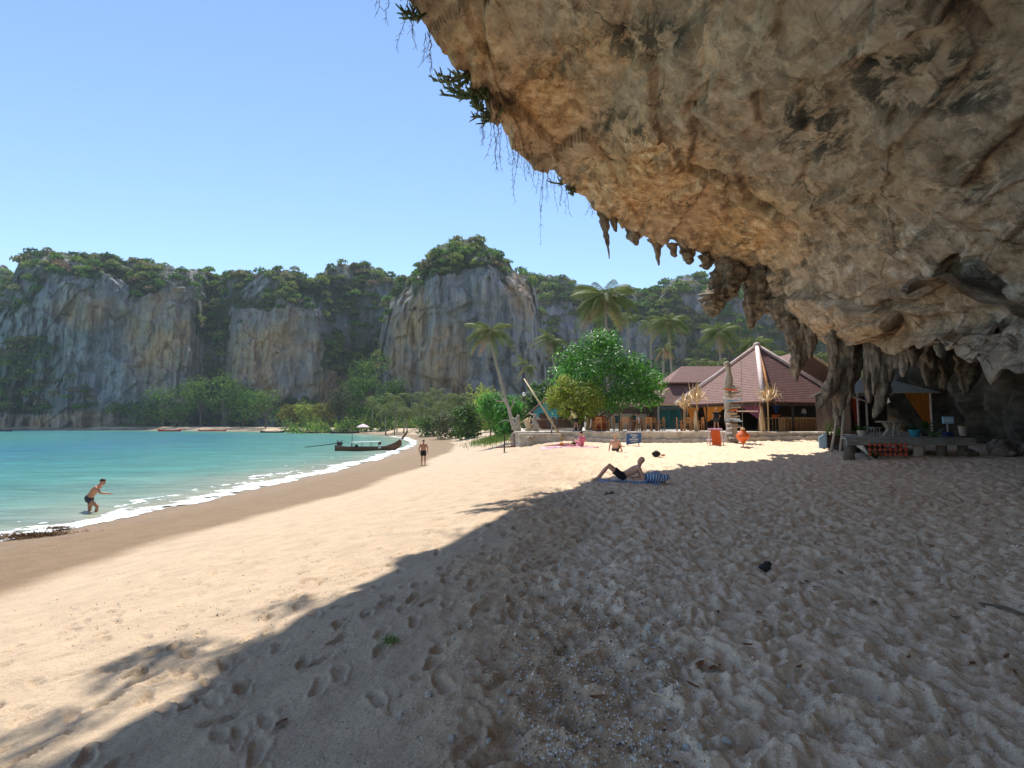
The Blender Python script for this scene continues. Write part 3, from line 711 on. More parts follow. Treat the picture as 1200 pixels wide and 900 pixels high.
# ------------------------------------------------------------------ far cliffs
def in_poly(px, py, poly):
    c = np.zeros(px.shape, bool); n = len(poly)
    for i in range(n):
        x0, y0 = poly[i]; x1, y1 = poly[(i + 1) % n]
        c ^= ((y0 > py) != (y1 > py)) & (px < (x1 - x0) * (py - y0) / ((y1 - y0) or 1e-9) + x0)
    return c
ROCK = [[(60, 322), (110, 330), (150, 322), (152, 345), (192, 338), (226, 346), (236, 400), (236, 452), (214, 472), (150, 482), (108, 480), (98, 432), (60, 402), (20, 402), (-40, 430), (-120, 430), (-120, 380), (30, 372)],
        [(272, 362), (340, 358), (372, 372), (377, 428), (397, 440), (396, 478), (350, 472), (300, 468), (264, 442), (262, 400)],
        [(458, 352), (478, 345), (502, 322), (560, 312), (612, 322), (632, 345), (642, 400), (640, 468), (600, 478), (540, 474), (452, 462), (450, 400)],
        [(640, 365), (665, 362), (690, 380), (690, 410), (650, 400)],
        [(722, 372), (776, 372), (772, 425), (738, 432), (720, 410)], [(800, 345), (835, 352), (840, 372), (805, 368)],
        [(-100, 480), (60, 484), (140, 492), (150, 504), (-100, 506)]]
WARM = [(190, 392, 42, 60), (322, 420, 58, 52), (385, 448, 20, 30), (478, 395, 22, 55), (610, 342, 16, 26), (100, 362, 30, 18), (205, 455, 22, 20), (520, 430, 30, 40), (60, 495, 90, 10)]
forest_V, forest_Q, forest_C, forest_n = [], [], [], 0
def cliff(name, sky_pts, dist_pts, px0, px1, lean, seed, dens, step=1.15, nf=150, nb=34, base_py=505, csize=(1.8, 4.4), leaves_per=80):
    global forest_n
    rg = np.random.default_rng(seed)
    px = np.arange(px0, px1, step); nu = len(px)
    sk = np.interp(px, *zip(*sky_pts)) + 1.6 * vnoise(np.stack([px * .12, 0 * px, 0 * px], -1), seed) + 1.2 * vnoise(np.stack([px * .4, 0 * px, 0 * px], -1), seed + 1)
    d = np.interp(px, *zip(*dist_pts)); kern = np.ones(15) / 15; d = np.convolve(np.pad(d, 7, 'edge'), kern, 'valid')
    rr = np.array([ray(a, b_) for a, b_ in zip(px, sk)])
    kx = (px - 600) / F / (math.cos(PITCH))
    tf_ = np.linspace(0, 1, nf)
    yt = d[:, None] + lean * (.12 * tf_ + .88 * np.clip((tf_ - .62) / .38, 0, 1) ** 2)[None]
    zt = EYE[2] + rr[:, 2] / rr[:, 1] * (d + lean)
    Zf = -1.5 + (zt[:, None] + 1.5) * tf_[None]
    Xf = (rr[:, 0] / rr[:, 1])[:, None] * yt
    q = np.stack([Xf, yt, Zf], -1)
    fade = (1 - sm(.86, 1, tf_))[None]
    f1, e1 = facets(q * np.array([.045, .045, .035]), seed + 3, .9)
    dd = 5 * fbm(q * np.array([.02, .02, .016]), 3, seed + 2) + 3.2 * f1 + 3.2 * fbm(q * np.array([.14, .14, .03]), 3, seed + 4) + 2.6 * ridged(q * np.array([.26, .26, .04]), 4, seed + 5) + 1.7 * fbm(q * .2, 4, seed + 6) + 2.2 * facets(q * np.array([.12, .12, .09]), seed + 12, .8)[0]
    ynew = yt - dd * fade
    Xf = Xf * ynew / yt
    s_ = np.linspace(0, 1, nb)[1:]
    yb = (d + lean)[:, None] + 70 * s_[None]; zb = zt[:, None] * (1 - .35 * s_[None] ** 1.5) ; Xb = (rr[:, 0] / rr[:, 1])[:, None] * yb
    V = np.concatenate([np.stack([Xf, ynew, Zf], -1), np.stack([Xb, yb, zb], -1)], 1); nv = V.shape[1]
    ppx, ppy = project(V); jit = 7 * fbm(V * .07, 3, seed + 7); jit2 = 7 * fbm(V * .07 + 31, 3, seed + 8)
    rock = np.zeros(ppx.shape, bool)
    for poly in ROCK: rock |= in_poly(ppx + jit, ppy + jit2, poly)
    rock[:, nf:] = False
    warm = np.zeros(ppx.shape)
    for (a, b_, c_, e_) in WARM: warm = np.maximum(warm, np.clip(1.9 - 1.25 * np.hypot((ppx + jit - a) / c_, (ppy + jit2 - b_) / e_), 0, 1))
    veg = np.where(rock, 0, 1.0)
    patch = fbm(V * np.array([.05, .05, .05]), 3, seed + 9)
    col = np.stack([veg * np.clip(.75 + patch, 0.2, 1), warm, 0 * warm], -1)
    me = np_mesh(name, V.reshape(-1, 3), grid_quads(nu, nv), col.reshape(-1, 3))
    o = tag(link(name, me, M['cliff']), kind='structure')
    # vegetation clinging to everything that is not bare rock
    vis = np.zeros(ppx.shape, bool); vis[:, :nf + 4] = True
    prob = np.where(rock, .012 + .10 * (patch > .55), np.where(patch > -.75, 1, .35)) * vis * (Zf.max() > 0)
    prob[:, :3] = 0
    area = np.zeros(ppx.shape); area[:, :nf] = ((zt + 1.5) / nf)[:, None] * step * d[:, None] / F; area[:, nf:] = 2.2 * step * d[:, None] / F
    wgt = (prob * area).ravel(); n = int(wgt.sum() * dens)
    idx = rg.choice(len(wgt), n, p=wgt / wgt.sum()); c0 = V.reshape(-1, 3)[idx]; warmv = (patch.ravel()[idx]); py_ = ppy.ravel()[idx]; px_ = ppx.ravel()[idx]
    rad = rg.uniform(*csize, n) * np.where(rock.ravel()[idx], .45, 1)
    pal = np.array([[.075, .15, .03], [.105, .20, .035], [.15, .23, .045], [.06, .11, .03], [.20, .24, .06], [.20, .20, .08]])
    dry = np.array([[.26, .19, .10], [.21, .15, .09], [.28, .23, .10], [.16, .15, .07]])
    low_left = (px_ < 110) & (py_ > 400)
    pal = pal * 1.2; pick = pal[(rg.random(n) * len(pal)).astype(int)]; isdry = (rg.random(n) < np.where(low_left, .5, .1)); pick = np.where(isdry[:, None], dry[(rg.random(n) * len(dry)).astype(int)], pick)
    L = leaves_per; u = rg.normal(size=(n, L, 3)); u /= np.linalg.norm(u, axis=-1, keepdims=True); u[..., 2] = np.abs(u[..., 2]) * .9 - .15
    r = rad[:, None] * (.6 + .45 * rg.random((n, L)))
    pts = c0[:, None] + u * r[..., None] * np.array([1, 1, .85]) + np.array([0, -.3, .25]) * rad[:, None, None]
    fV, fQ = leaf_quads(pts.reshape(-1, 3), (rad[:, None] * rg.uniform(.15, .29, (n, L))).ravel(), rg, (u + np.array([0, 0, .3])).reshape(-1, 3), .6, .7)
    cl = (pick[:, None] * rg.uniform(.65, 1.35, (n, L, 1))).reshape(-1, 3)
    forest_V.append(fV); forest_Q.append(fQ + forest_n); forest_C.append(np.repeat(cl, 4, 0)); forest_n += len(fV)
    return o
cliff('far_hill', [(-120, 335), (-40, 318), (0, 313), (12, 320), (22, 334), (60, 350)], [(-120, 480), (60, 480)], -120, 60, 30, 301, .035, csize=(3.5, 6))
cliff('left_cliff', [(-140, 330), (-60, 320), (0, 345), (14, 330), (22, 306), (50, 293), (80, 299), (110, 304), (128, 300), (148, 311), (165, 309), (180, 309), (210, 314), (240, 317), (262, 323), (280, 323), (318, 317), (345, 317), (366, 327), (372, 331), (376, 320), (400, 311), (430, 312), (458, 321), (466, 330), (500, 345)],
      [(-140, 300), (0, 292), (100, 282), (150, 288), (230, 292), (240, 318), (262, 320), (272, 292), (320, 288), (372, 296), (398, 318), (440, 325), (500, 335)], -140, 500, 26, 311, .05)
cliff('right_cliff', [(560, 320), (620, 325), (645, 327), (662, 329), (680, 336), (700, 346), (735, 345), (752, 344), (770, 341), (782, 331), (800, 323), (820, 323), (838, 331), (870, 334), (940, 340), (1040, 356), (1200, 380)],
      [(560, 400), (700, 390), (780, 370), (840, 380), (1200, 330)], 560, 1200, 30, 331, .045, step=1.6, csize=(3, 5.6))
cliff('central_cliff', [(440, 420), (450, 372), (457, 350), (470, 333), (490, 312), (508, 292), (530, 283), (550, 281), (574, 290), (594, 305), (602, 318), (618, 322), (627, 336), (634, 372), (642, 420), (650, 500)],
      [(440, 300), (456, 272), (500, 256), (560, 250), (618, 256), (634, 272), (650, 300)], 440, 650, 22, 321, .055)
fo = np_mesh('forest', np.vstack(forest_V), np.vstack(forest_Q), np.vstack(forest_C), False)
tag(link('cliff_forest', fo, M['far_leaf']), 'dense forest clinging to the tops and gullies of the far cliffs', kind='stuff')

# ------------------------------------------------------------------ trees
GREEN = [(.06, .13, .025), (.08, .17, .03), (.11, .20, .04), (.05, .10, .025)]
BRIGHT = [(.08, .27, .03), (.11, .33, .04), (.06, .20, .025), (.17, .40, .08)]
OLIVE = [(.30, .38, .05), (.38, .44, .07), (.20, .29, .04), (.46, .48, .10)]
MIDG = [(.085, .17, .035), (.11, .20, .045), (.07, .14, .03), (.15, .22, .055)]
YELLOW = [(.24, .22, .04), (.20, .20, .05), (.15, .17, .04)]
DUSTY = [(.10, .12, .05), (.13, .14, .06), (.08, .10, .04)]
def broadleaf(base, label, h, w_, pal, seed, n, size, group=None, name='broadleaf_tree', cat='tree', trunk_r=.25, stem=.3, mat='far_leaf', nl=9):
    rg = np.random.default_rng(seed); t_ = thing(name, label, cat, base, 0, group)
    lobes = []
    for k in range(nl):
        a = rg.uniform(0, 6.28); rr_ = rg.uniform(.1, .34) * w_; z = h * rg.uniform(stem + .12, .84)
        q = w_ * rg.uniform(.17, .27); lobes.append((rr_ * math.cos(a), rr_ * math.sin(a), z, q, q, q * rg.uniform(.7, .95)))
    lobes.append((0, 0, h * .8, w_ * .25, w_ * .25, h * .2))
    link('crown', crown_mesh('crown', rg, n, lobes, size, pal, None), M[mat], t_)
    mb = MB(); top = (0, 0, h * .62); limb(mb, (0, 0, -.3), top, trunk_r, trunk_r * .4, rg)
    for L in lobes[:6]: limb(mb, (0, 0, h * (stem + .05)), (L[0], L[1], L[2] - L[5] * .3), trunk_r * .5, trunk_r * .15, rg, 5, seg=4)
    mb.build('trunk', M['bark'], t_, True); return t_
rt = random.Random(3)
# line of trees at the foot of the cliffs; base pixel, height px, width px, distance
foot = [(170, 488, 34, 34, 262, GREEN), (192, 480, 46, 40, 264, MIDG), (214, 470, 40, 36, 266, GREEN), (236, 470, 52, 44, 262, MIDG), (262, 464, 50, 44, 258, MIDG), (286, 476, 40, 40, 250, GREEN), (312, 480, 38, 44, 240, MIDG),
        (344, 488, 24, 26, 236, YELLOW), (362, 488, 26, 28, 232, OLIVE), (380, 486, 24, 30, 228, YELLOW), (402, 478, 50, 26, 230, DUSTY), (424, 470, 56, 30, 226, GREEN), (446, 482, 34, 30, 200, GREEN), (440, 440, 46, 40, 252, MIDG), (415, 455, 60, 30, 250, GREEN), (465, 465, 40, 34, 240, GREEN)]
lab = {id(GREEN): 'dark green', id(BRIGHT): 'bright green', id(MIDG): 'fresh green', id(YELLOW): 'yellow-green', id(OLIVE): 'olive', id(DUSTY): 'dusty grey-green'}
where = ['by the sea at the left end of the far grove', 'behind the red kayak', 'behind the red kayaks, against the orange cliff', 'with a broad crown below the cliff gully', 'tall, below the vine-filled gully', 'below the pale cliff by the far beach', 'rounded, at the start of the far beach',
         'low, beside the far beach huts', 'low, between two yellowish trees on the far beach', 'low, behind the moored boats', 'tall and narrow, near the beach umbrella', 'tall and narrow, behind the beach umbrella', 'short, right of the beach umbrella', 'high up in the gully beside the domed cliff', 'slender, in the gully between the cliffs', 'at the foot of the domed cliff']
for i, (px, py, hh, ww, d, pal) in enumerate(foot):
    bx, by = (px - 600) / F * d, d; zb = max(gz(bx, by), .2)
    top = P(px, py - hh * .5, d)[2]; h = max(5, top - zb); wd = ww * d / F
    broadleaf((bx, by, zb), lab[id(pal)] + ' broadleaf tree ' + where[i], h * 1.08, wd * 1.25, pal, 400 + i, 900, .62, 'trees along the far shore', trunk_r=.35, stem=.15)
# shrubs beside the beach
bush = [(548, 507, 36, 44, 92, GREEN, 'leafy green beach shrub on the bank in front of the palm grove'), (575, 505, 46, 40, 84, BRIGHT, 'bright green tall shrub on the bank beside the leaning palm'), (530, 506, 22, 40, 104, DUSTY, 'low dusty shrub at the top of the far sand'),
        (600, 503, 40, 36, 74, BRIGHT, 'bright green shrub beneath the leaning coconut palm'), (626, 500, 42, 34, 66, GREEN, 'dark green shrub behind the stacked driftwood'), (505, 504, 16, 40, 125, GREEN, 'low green shrub at the edge of the palm grove'), (560, 503, 52, 50, 110, OLIVE, 'olive green shrub rising behind the beach bank'),
        (640, 490, 46, 36, 76, GREEN, 'dark green shrub behind the blue hut')]
for i, (px, py, hh, ww, d, pal, lb) in enumerate(bush):
    g_ = np.array([(px - 600) / F * d, d, 0]); g_[2] = gz(g_[0], g_[1]); top = P(px, py - hh, d)[2]
    broadleaf(g_, lb, max(2.0, top - g_[2]), ww * d / F * 1.2, pal, 440 + i, 1500, .30, 'beach shrubs', 'beach_shrub', 'shrub', .08, .02, 'leaf', 12)
# grass tuft bank
def grass_patch(px0, px1, d0, d1, n, seed):
    rg = np.random.default_rng(seed); d = rg.normal((d0 + d1) / 2, (d1 - d0) / 4, n); px = rg.normal((px0 + px1) / 2, (px1 - px0) / 4, n); x = (px - 600) / F * d
    z = H(x, d); hh = rg.uniform(.15, .5, n); a = rg.uniform(0, 6.28, n); wv = np.stack([np.cos(a), np.sin(a), 0 * a], -1) * .035
    b0 = np.stack([x, d, z - .02], -1); tp = b0 + np.stack([rg.normal(0, .12, n), rg.normal(0, .12, n), hh], -1)
    V = np.stack([b0 - wv, b0 + wv, tp + wv * .2, tp - wv * .2], 1).reshape(-1, 3)
    col = np.repeat(np.array([.10, .17, .035]) * rg.uniform(.6, 1.4, (n, 1)), 4, 0)
    return np_mesh('grass', V, np.arange(n * 4).reshape(-1, 4), col, False)
tag(link('beach_grass', grass_patch(560, 640, 58, 82, 9000, 9), M['leaf']), 'short green grass on the bank below the driftwood', kind='stuff')

# the big sea almond tree on the terrace, and the yellow-green one before it
def big_tree(base, lobes, label, pal, n, size, seed, stems, name='almond_tree', mat='glossy_leaf'):
    rg = np.random.default_rng(seed); t_ = thing(name, label, 'tree', base)
    L = [tuple(np.array([*(P(px, py, d) - np.array(base)), r * d / F, r * d / F * 1.0, r * .82 * d / F])) for px, py, d, r in lobes]
    link('crown', crown_mesh('crown', rg, n, L, size, pal, None, .48, .75, .35, .5), M[mat], t_)
    for (px, py) in stems:
        mb = MB(); e = P(px, py, base[1]) - np.array(base); b0 = rg.normal(size=3) * .25; b0[2] = -.3
        pts = limb(mb, b0, e, .17, .10, rg, 8)
        for q in L:
            if np.hypot(q[0] - e[0], q[2] - e[2]) < 3.2 and rg.random() < .8: limb(mb, e, (q[0], q[1], q[2]), .08, .025, rg, 5, seg=5)
        mb.build('trunk', M['bark'], t_, True)
    return t_
TZ = 2.62
bb = (4.6 + 1.7, 45.5, TZ)
big_tree((6.4, 46, TZ), [(700, 405, 46, 24), (675, 420, 45.5, 24), (722, 425, 45, 26), (690, 440, 44.5, 26), (745, 432, 45, 24), (764, 448, 44.5, 20), (735, 455, 44, 24), (660, 440, 46, 18), (712, 400, 46.5, 18), (752, 465, 44, 20), (765, 466, 44, 14), (718, 470, 44, 18), (694, 466, 45, 22)],
         'big round sea almond tree with glossy green leaves on the terrace', BRIGHT, 7600, .155, 51, [(692, 470), (705, 462), (722, 468), (728, 478)])
big_tree((5.0, 43.2, TZ), [(668, 455, 43, 16), (655, 465, 43, 13), (682, 468, 42.5, 18), (664, 478, 42.5, 15), (690, 482, 42.5, 14), (650, 462, 43, 12), (646, 474, 43, 9), (676, 488, 42.5, 11), (660, 446, 43.4, 10), (690, 456, 43, 12), (700, 470, 43, 12)],
         'yellow-green leafy tree hanging low in front of the almond tree', OLIVE, 3600, .125, 52, [(668, 488), (684, 484)], 'broadleaf_tree', 'leaf')

# ------------------------------------------------------------------ palms
def frond_mesh(name, L, rise, droop, seed, pairs=34, curl=0.0):
    rg = np.random.default_rng(seed); mb = MB(); V = []; Q = []
    tt = np.linspace(0, 1, 14); x = L * (tt * (1 - .12 * droop * tt)); z = L * (rise * tt - droop * tt ** 2 * 1.05); y = curl * L * tt ** 2
    pts = np.stack([x, y, z], -1); mb.tube(pts, list(.035 * (1 - tt * .8)), 5)
    for k in range(pairs):
        t_ = .14 + .86 * (k + .5) / pairs; p = np.array([np.interp(t_, tt, pts[:, j]) for j in range(3)])
        tg = np.array([np.interp(t_ + .02, tt, pts[:, j]) - np.interp(t_ - .02, tt, pts[:, j]) for j in range(3)]); tg /= np.linalg.norm(tg) + 1e-9
        ln = L * .30 * (math.sin(math.pi * (.12 + .80 * t_)) ** .8) * rg.uniform(.85, 1.1)
        for sd in (-1, 1):
            dirv = tg * .55 + np.array([0, sd * .8, -.42 - .25 * t_ - .2 * rg.random()]); dirv /= np.linalg.norm(dirv)
            wv = tg * .026
            mid = p + dirv * ln * .55; tip = p + dirv * ln + np.array([0, 0, -.22 * ln])
            V += [p - wv, p + wv, mid + wv * 1.2, mid - wv * 1.2, tip]; o = len(mb.v) + len(V) - 5
            Q += [(o, o + 1, o + 2, o + 3), (o + 3, o + 2, o + 4)]
    mb.v += [tuple(v) for v in V]; mb.f += Q
    me = bpy.data.meshes.new(name); me.from_pydata(mb.v, [], mb.f); me.update(); return me
FR = [frond_mesh('frond', 1.0 * 3.6, .75, .55, 1), frond_mesh('frond', 3.8, .42, .75, 2), frond_mesh('frond', 3.8, .12, .80, 3), frond_mesh('frond', 3.4, -.25, .75, 4), frond_mesh('frond', 3.7, .3, .7, 5, curl=.15)]
FRD = [frond_mesh('dry_frond', 3.2, -.45, .62, 6, 22), frond_mesh('dry_frond', 3.0, -.7, .4, 7, 20)]
for f_ in FR: f_.materials.append(M['frond'])
for f_ in FRD: f_.materials.append(M['frond_dry'])
def palm(base, head, size, label, seed, nfr=26, ndry=4, group='coconut palms', bend=.25, alldry=False, trunk_r=.17, wind=0.0):
    rg = random.Random(seed); t_ = thing('coconut_palm', label, 'palm tree', base, 0, group)
    b0 = np.zeros(3) - np.array([0, 0, .3]); h = np.array(head) - np.array(base)
    tt = np.linspace(0, 1, 12); pts = []
    for k in tt:
        q = b0 + (h - b0) * k; q[:2] = (h[:2]) * (k ** (1 + bend) if bend >= 0 else 1 - (1 - k) ** (1 - bend)); pts.append(q)
    MB().tube(pts, [trunk_r * (1.7 if k < .04 else 1.05 - .35 * k) for k in tt], 9).build('trunk', M['trunk_palm'], t_, True)
    for k in range(nfr):
        a = k * 2.39996 + rg.uniform(-.2, .2); lev = k / nfr
        me = FR[0] if lev < .28 else FR[1] if lev < .5 else FR[4] if lev < .62 else FR[2] if lev < .84 else FR[3]
        if alldry and k % 2: me = FRD[k % 2]
        s_ = size * rg.uniform(.88, 1.08)
        link('frond', me, None, t_, loc=tuple(h), rot=(rg.uniform(-.15, .15), rg.uniform(-.12, .12) + wind * math.cos(a), a), scale=(s_, s_, s_))
    for k in range(ndry):
        a = rg.uniform(0, 6.28); link('dry_frond', FRD[k % 2], None, t_, loc=tuple(h - np.array([0, 0, .15])), rot=(0, 0, a), scale=(size * .9,) * 3)
    if size > .8:
        for k in range(5):
            a = k * 1.26; mb = MB().ball((h[0] + .24 * math.cos(a), h[1] + .24 * math.sin(a), h[2] - .28), (.11, .11, .14), 8, 6)
            mb.build('coconut', M['straw'], t_, True)
    return t_
def palm_px(hx, hy, bx, d, rpx, label, seed, **k):
    xb = (bx - 600) / F * d; base = (xb, d, gz(xb, d)); palm(base, P(hx, hy, d), rpx * d / F / 3.55, label, seed, **k)
palm_px(573, 388, 608, 56, 29, 'leaning coconut palm rising from the driftwood at the terrace end', 1, bend=-.15)
palm_px(709, 347, 714, 60, 41, 'tallest coconut palm, standing behind the almond tree', 2, nfr=34, ndry=7)
palm_px(783, 376, 790, 80, 27, 'coconut palm with two crowns of fronds against the pale cliff, behind the hall', 3)
palm_px(762, 378, 764, 86, 17, 'half-hidden coconut palm close behind the fuller palm over the hall', 13, nfr=14)
palm_px(843, 388, 846, 78, 27, 'full coconut palm below the bulbous stalactite', 4)
palm_px(778, 408, 776, 72, 15, 'withered brown palm beside the almond tree crown', 5, nfr=14, alldry=True)
palm_px(646, 398, 655, 95, 21, 'wind-swept coconut palm left of the almond tree', 6, wind=.5)
palm_px(617, 428, 622, 100, 17, 'small wind-bent coconut palm above the white globe lamp', 7, wind=.6, nfr=16)
palm_px(882, 402, 885, 74, 24, 'coconut palm peeking over the pavilion roof', 8)
palm_px(790, 440, 792, 70, 14, 'short palm between the almond tree and the hall roof', 9, nfr=14)
palm_px(818, 424, 820, 84, 16, 'short palm behind the dark roof of the hall', 10, nfr=14)
palm_px(962, 420, 966, 62, 26, 'green coconut palm behind the hanging stalactites', 11)
palm_px(1006, 430, 1010, 58, 22, 'green palm between two thick hanging stalactites', 12)
palm_px(735, 372, 740, 92, 16, 'small palm just right of the tallest palm', 14, nfr=14)
palm_px(842, 425, 838, 66, 15, 'low palm in front of the forest, above the hall ridge', 15, nfr=14)
palm_px(925, 415, 922, 60, 20, 'palm fronds showing above the pavilion ridge by the rock', 16, nfr=16)
# the far palm grove: small copies that share one crown and one trunk
rg_ = np.random.default_rng(77)
def merged_crown(seed):
    bm = bmesh.new(); rr2 = random.Random(seed)
    for k in range(16):
        me = FR[[0, 1, 4, 2, 3][min(4, k // 3)]]; tmp = bmesh.new(); tmp.from_mesh(me); a = k * 2.4
        bmesh.ops.transform(tmp, matrix=Matrix.Rotation(a, 4, 'Z'), verts=tmp.verts); m2 = bpy.data.meshes.new('t'); tmp.to_mesh(m2); tmp.free(); bm.from_mesh(m2); bpy.data.meshes.remove(m2)
    me = bpy.data.meshes.new('crown'); bm.to_mesh(me); bm.free(); me.materials.append(M['frond']); return me
GC = [merged_crown(1), merged_crown(2)]
gt = MB().tube([(0, 0, 0), (.15, 0, 3), (.1, .1, 6), (0, 0, 9)], [.22, .16, .14, .11], 6).mesh('trunk', True); gt.materials.append(M['trunk_palm'])
for i in range(34):
    px = 436 + 132 * (i + rt.random()) / 34; d = rt.uniform(150, 215); hy = rt.uniform(461, 484) - (4 if 500 < px < 550 else 0)
    x = (px - 600) / F * d; z = gz(x, d); hz = P(px, hy, d)[2] - z
    t_ = thing('coconut_palm', 'small far coconut palm in the grove at the head of the beach', 'palm tree', (x, d, z), rt.uniform(0, 6), 'palms of the far grove')
    link('trunk', gt, None, t_, scale=(1, 1, hz / 9)); s_ = rt.uniform(.75, 1.05); link('crown', GC[i % 2], None, t_, loc=(0, 0, hz), rot=(0, 0, rt.uniform(0, 6)), scale=(s_,) * 3)
# undergrowth of the far grove
rgu = np.random.default_rng(78)
def undergrowth():
    n = 240; px = rgu.uniform(330, 640, n); d = np.where(px > 560, rgu.uniform(110, 200, n), rgu.uniform(175, 235, n)); x = (px - 600) / F * d; z = H(x, d)
    lob = [(x[i], d[i], z[i] + .8, 2.4, 2.4, rgu.uniform(1.4, 4.6)) for i in range(n)]
    return crown_mesh('undergrowth', rgu, 17000, lob, .5, GREEN + OLIVE[:1], None)
tag(link('undergrowth', undergrowth(), M['far_leaf']), 'low green undergrowth below the far palms', kind='stuff')
def jungle():
    n = 330; px = rgu.uniform(610, 1060, n); d = rgu.uniform(92, 150, n); x = (px - 600) / F * d; z = H(x, d)
    hh = rgu.uniform(3, 9, n) * np.where(px > 780, 1.25, .75)
    lob = [(x[i], d[i], z[i] + hh[i] * .6, rgu.uniform(2, 3.5), 2.5, hh[i] * .5) for i in range(n)]
    return crown_mesh('jungle', rgu, 26000, lob, .5, GREEN + DUSTY, None)
tag(link('jungle_belt', jungle(), M['far_leaf']), 'tangled green jungle behind the restaurant', kind='stuff')
# bare white driftwood tree
def drift_tree():
    b_ = np.array([(607 - 600) / F * 54, 54, 0]); b_[2] = gz(b_[0], b_[1]); t_ = thing('bare_tree', 'bleached leafless tree curving over the grassy bank', 'tree', b_)
    mb = MB(); rg = np.random.default_rng(5)
    def q(px, py, dd=0): return P(px, py, 54 + dd) - b_
    mb.tube([q(609, 508), q(602, 501), q(598, 488), q(596, 478), q(590, 468), q(584, 462)], [.26, .2, .16, .13, .09, .04], 8)
    mb.build('trunk', M['drift'], t_, True)
    for pts in ([(597, 482), (602, 472), (604, 462)], [(591, 470), (583, 470), (577, 465)], [(599, 494), (592, 492), (585, 495)]):
        MB().tube([q(*p_) for p_ in pts], [.09, .06, .02], 6).build('branch', M['drift'], t_, True)
drift_tree()

# ------------------------------------------------------------------ plants on the rim
def cactus_shrub(px, py, d, n, size, label, seed):
    rg = random.Random(seed); b_ = P(px, py, d); t_ = thing('cliff_shrub', label, 'shrub', b_, 0, 'plants growing on the rim of the overhang')
    for k in range(n):
        a = rg.uniform(-3.4, 1.2); L = size * rg.uniform(.4, 1.15)
        e = np.array([math.cos(a) * L * .9 - .45 * L, rg.uniform(-.4, .4), -abs(math.sin(a)) * L * .9 + rg.uniform(0, .7)])
        mb = MB(); m1 = e * .5 + np.array([0, 0, -.15]); mb.tube([(.3, 0, .2), m1, e, e + np.array([-.12, 0, .25])], [.035, .04, .05, .02], 6)
        for j in range(7):
            q = m1 + (e - m1) * rg.random(); mb.tube([q, q + np.array([rg.uniform(-.35, .15), rg.uniform(-.2, .2), rg.uniform(-.1, .3)])], [.045, .02], 5)
        mb.build('branch', M['euph'], t_, True)
    return t_
M['euph'] = simple('succulent_branch', (.09, .11, .045), .7, .3, 8, .2)
cactus_shrub(548, 86, 20.6, 18, 1.0, 'thick-branched succulent shrub on the overhang edge, just below the bare lip', 1)
cactus_shrub(562, 108, 21.3, 26, 1.2, 'dense thick-branched succulent shrub on the overhang edge, above the longest vines', 4)
cactus_shrub(578, 130, 22.2, 16, .8, 'smaller succulent shrub on the overhang edge, among the vines', 5)
cactus_shrub(672, 212, 29.6, 10, 1.0, 'small succulent sprig near the lower overhang edge', 2)
cactus_shrub(489, 22, 17.4, 4, .5, 'tiny sprig near the top of the overhang edge', 3)
def vine(px, py, d, L, seed, label):
    rg = random.Random(seed); b_ = P(px, py, d) + np.array([.15, 0, .2]); t_ = thing('hanging_vine', label, 'vine', b_, 0, 'vines hanging from the overhang edge')
    for s_ in range(rg.randint(2, 4)):
        mb = MB(); x = rg.uniform(-.25, .25); y = rg.uniform(-.4, .4); pts = [(x, y, 0)]
        n = 9; LL = L * rg.uniform(.55, 1.0)
        for k in range(n):
            x += rg.uniform(-.07, .07); y += rg.uniform(-.06, .06); pts.append((x, y, -LL * (k + 1) / n))
        mb.tube(pts, [.013 * (1 - .6 * k / n) for k in range(n + 1)], 4)
        for k in range(int(LL * 9)):
            q = Vector(pts[rg.randint(1, n)]) ; mb.tube([q, q + Vector((rg.uniform(-.16, .16), rg.uniform(-.1, .1), rg.uniform(-.25, .02)))], [.008, .004], 3)
        mb.build('strand', M['vine'], t_)
vd = [(437, -12, 14.6, 1.2), (480, 10, 17, 1.9), (497, 36, 18, 1.7), (566, 128, 21.6, 2.2), (580, 142, 22.6, 2.4), (572, 132, 22, 3.0), (592, 152, 23.4, 1.8), (602, 164, 24.4, 3.1), (612, 172, 25.2, 2.0), (622, 184, 26.2, 2.2), (632, 192, 27, 4.2), (640, 198, 27.4, 2.2), (650, 208, 28.2, 2.6), (660, 214, 28.8, 2.4), (690, 236, 30.3, 1.1), (600, 158, 24, 1.6)]
for i, (px, py, d, L) in enumerate(vd):
    vine(px, py, d, L, 60 + i, 'longest dry twiggy vine dangling far below the lip of the overhang' if L > 4 else 'thin dry twiggy vines dangling from the lip of the overhang')
def rim_bush(p, r, n, seed, label):
    rg = np.random.default_rng(seed); t_ = thing('cliff_shrub', label, 'shrub', p, 0, 'plants growing on the rim of the overhang')
    lob = [(*rg.normal(0, r * .55, 3), r * .4, r * .4, r * .3) for _ in range(9)]
    link('foliage', crown_mesh('foliage', rg, n, lob, .10, GREEN, None, .4), M['leaf'], t_)
    mb = MB()
    for L in lob: limb(mb, (0.4, 0, .2), L[:3], .03, .01, rg, 4, seg=4)
    mb.build('stem', M['bark'], t_)
for i, (x, y, z, r) in enumerate([(-5.4, 13.2, 17.4, 1.2), (-4.7, 14.6, 16.9, .9), (-6.6, 12.2, 17.6, 1.3), (-5.2, 12.0, 16.8, .8)]):
    rim_bush((x, y, z), r, 420, 500 + i, 'leafy shrub growing on the upper rim of the overhang')

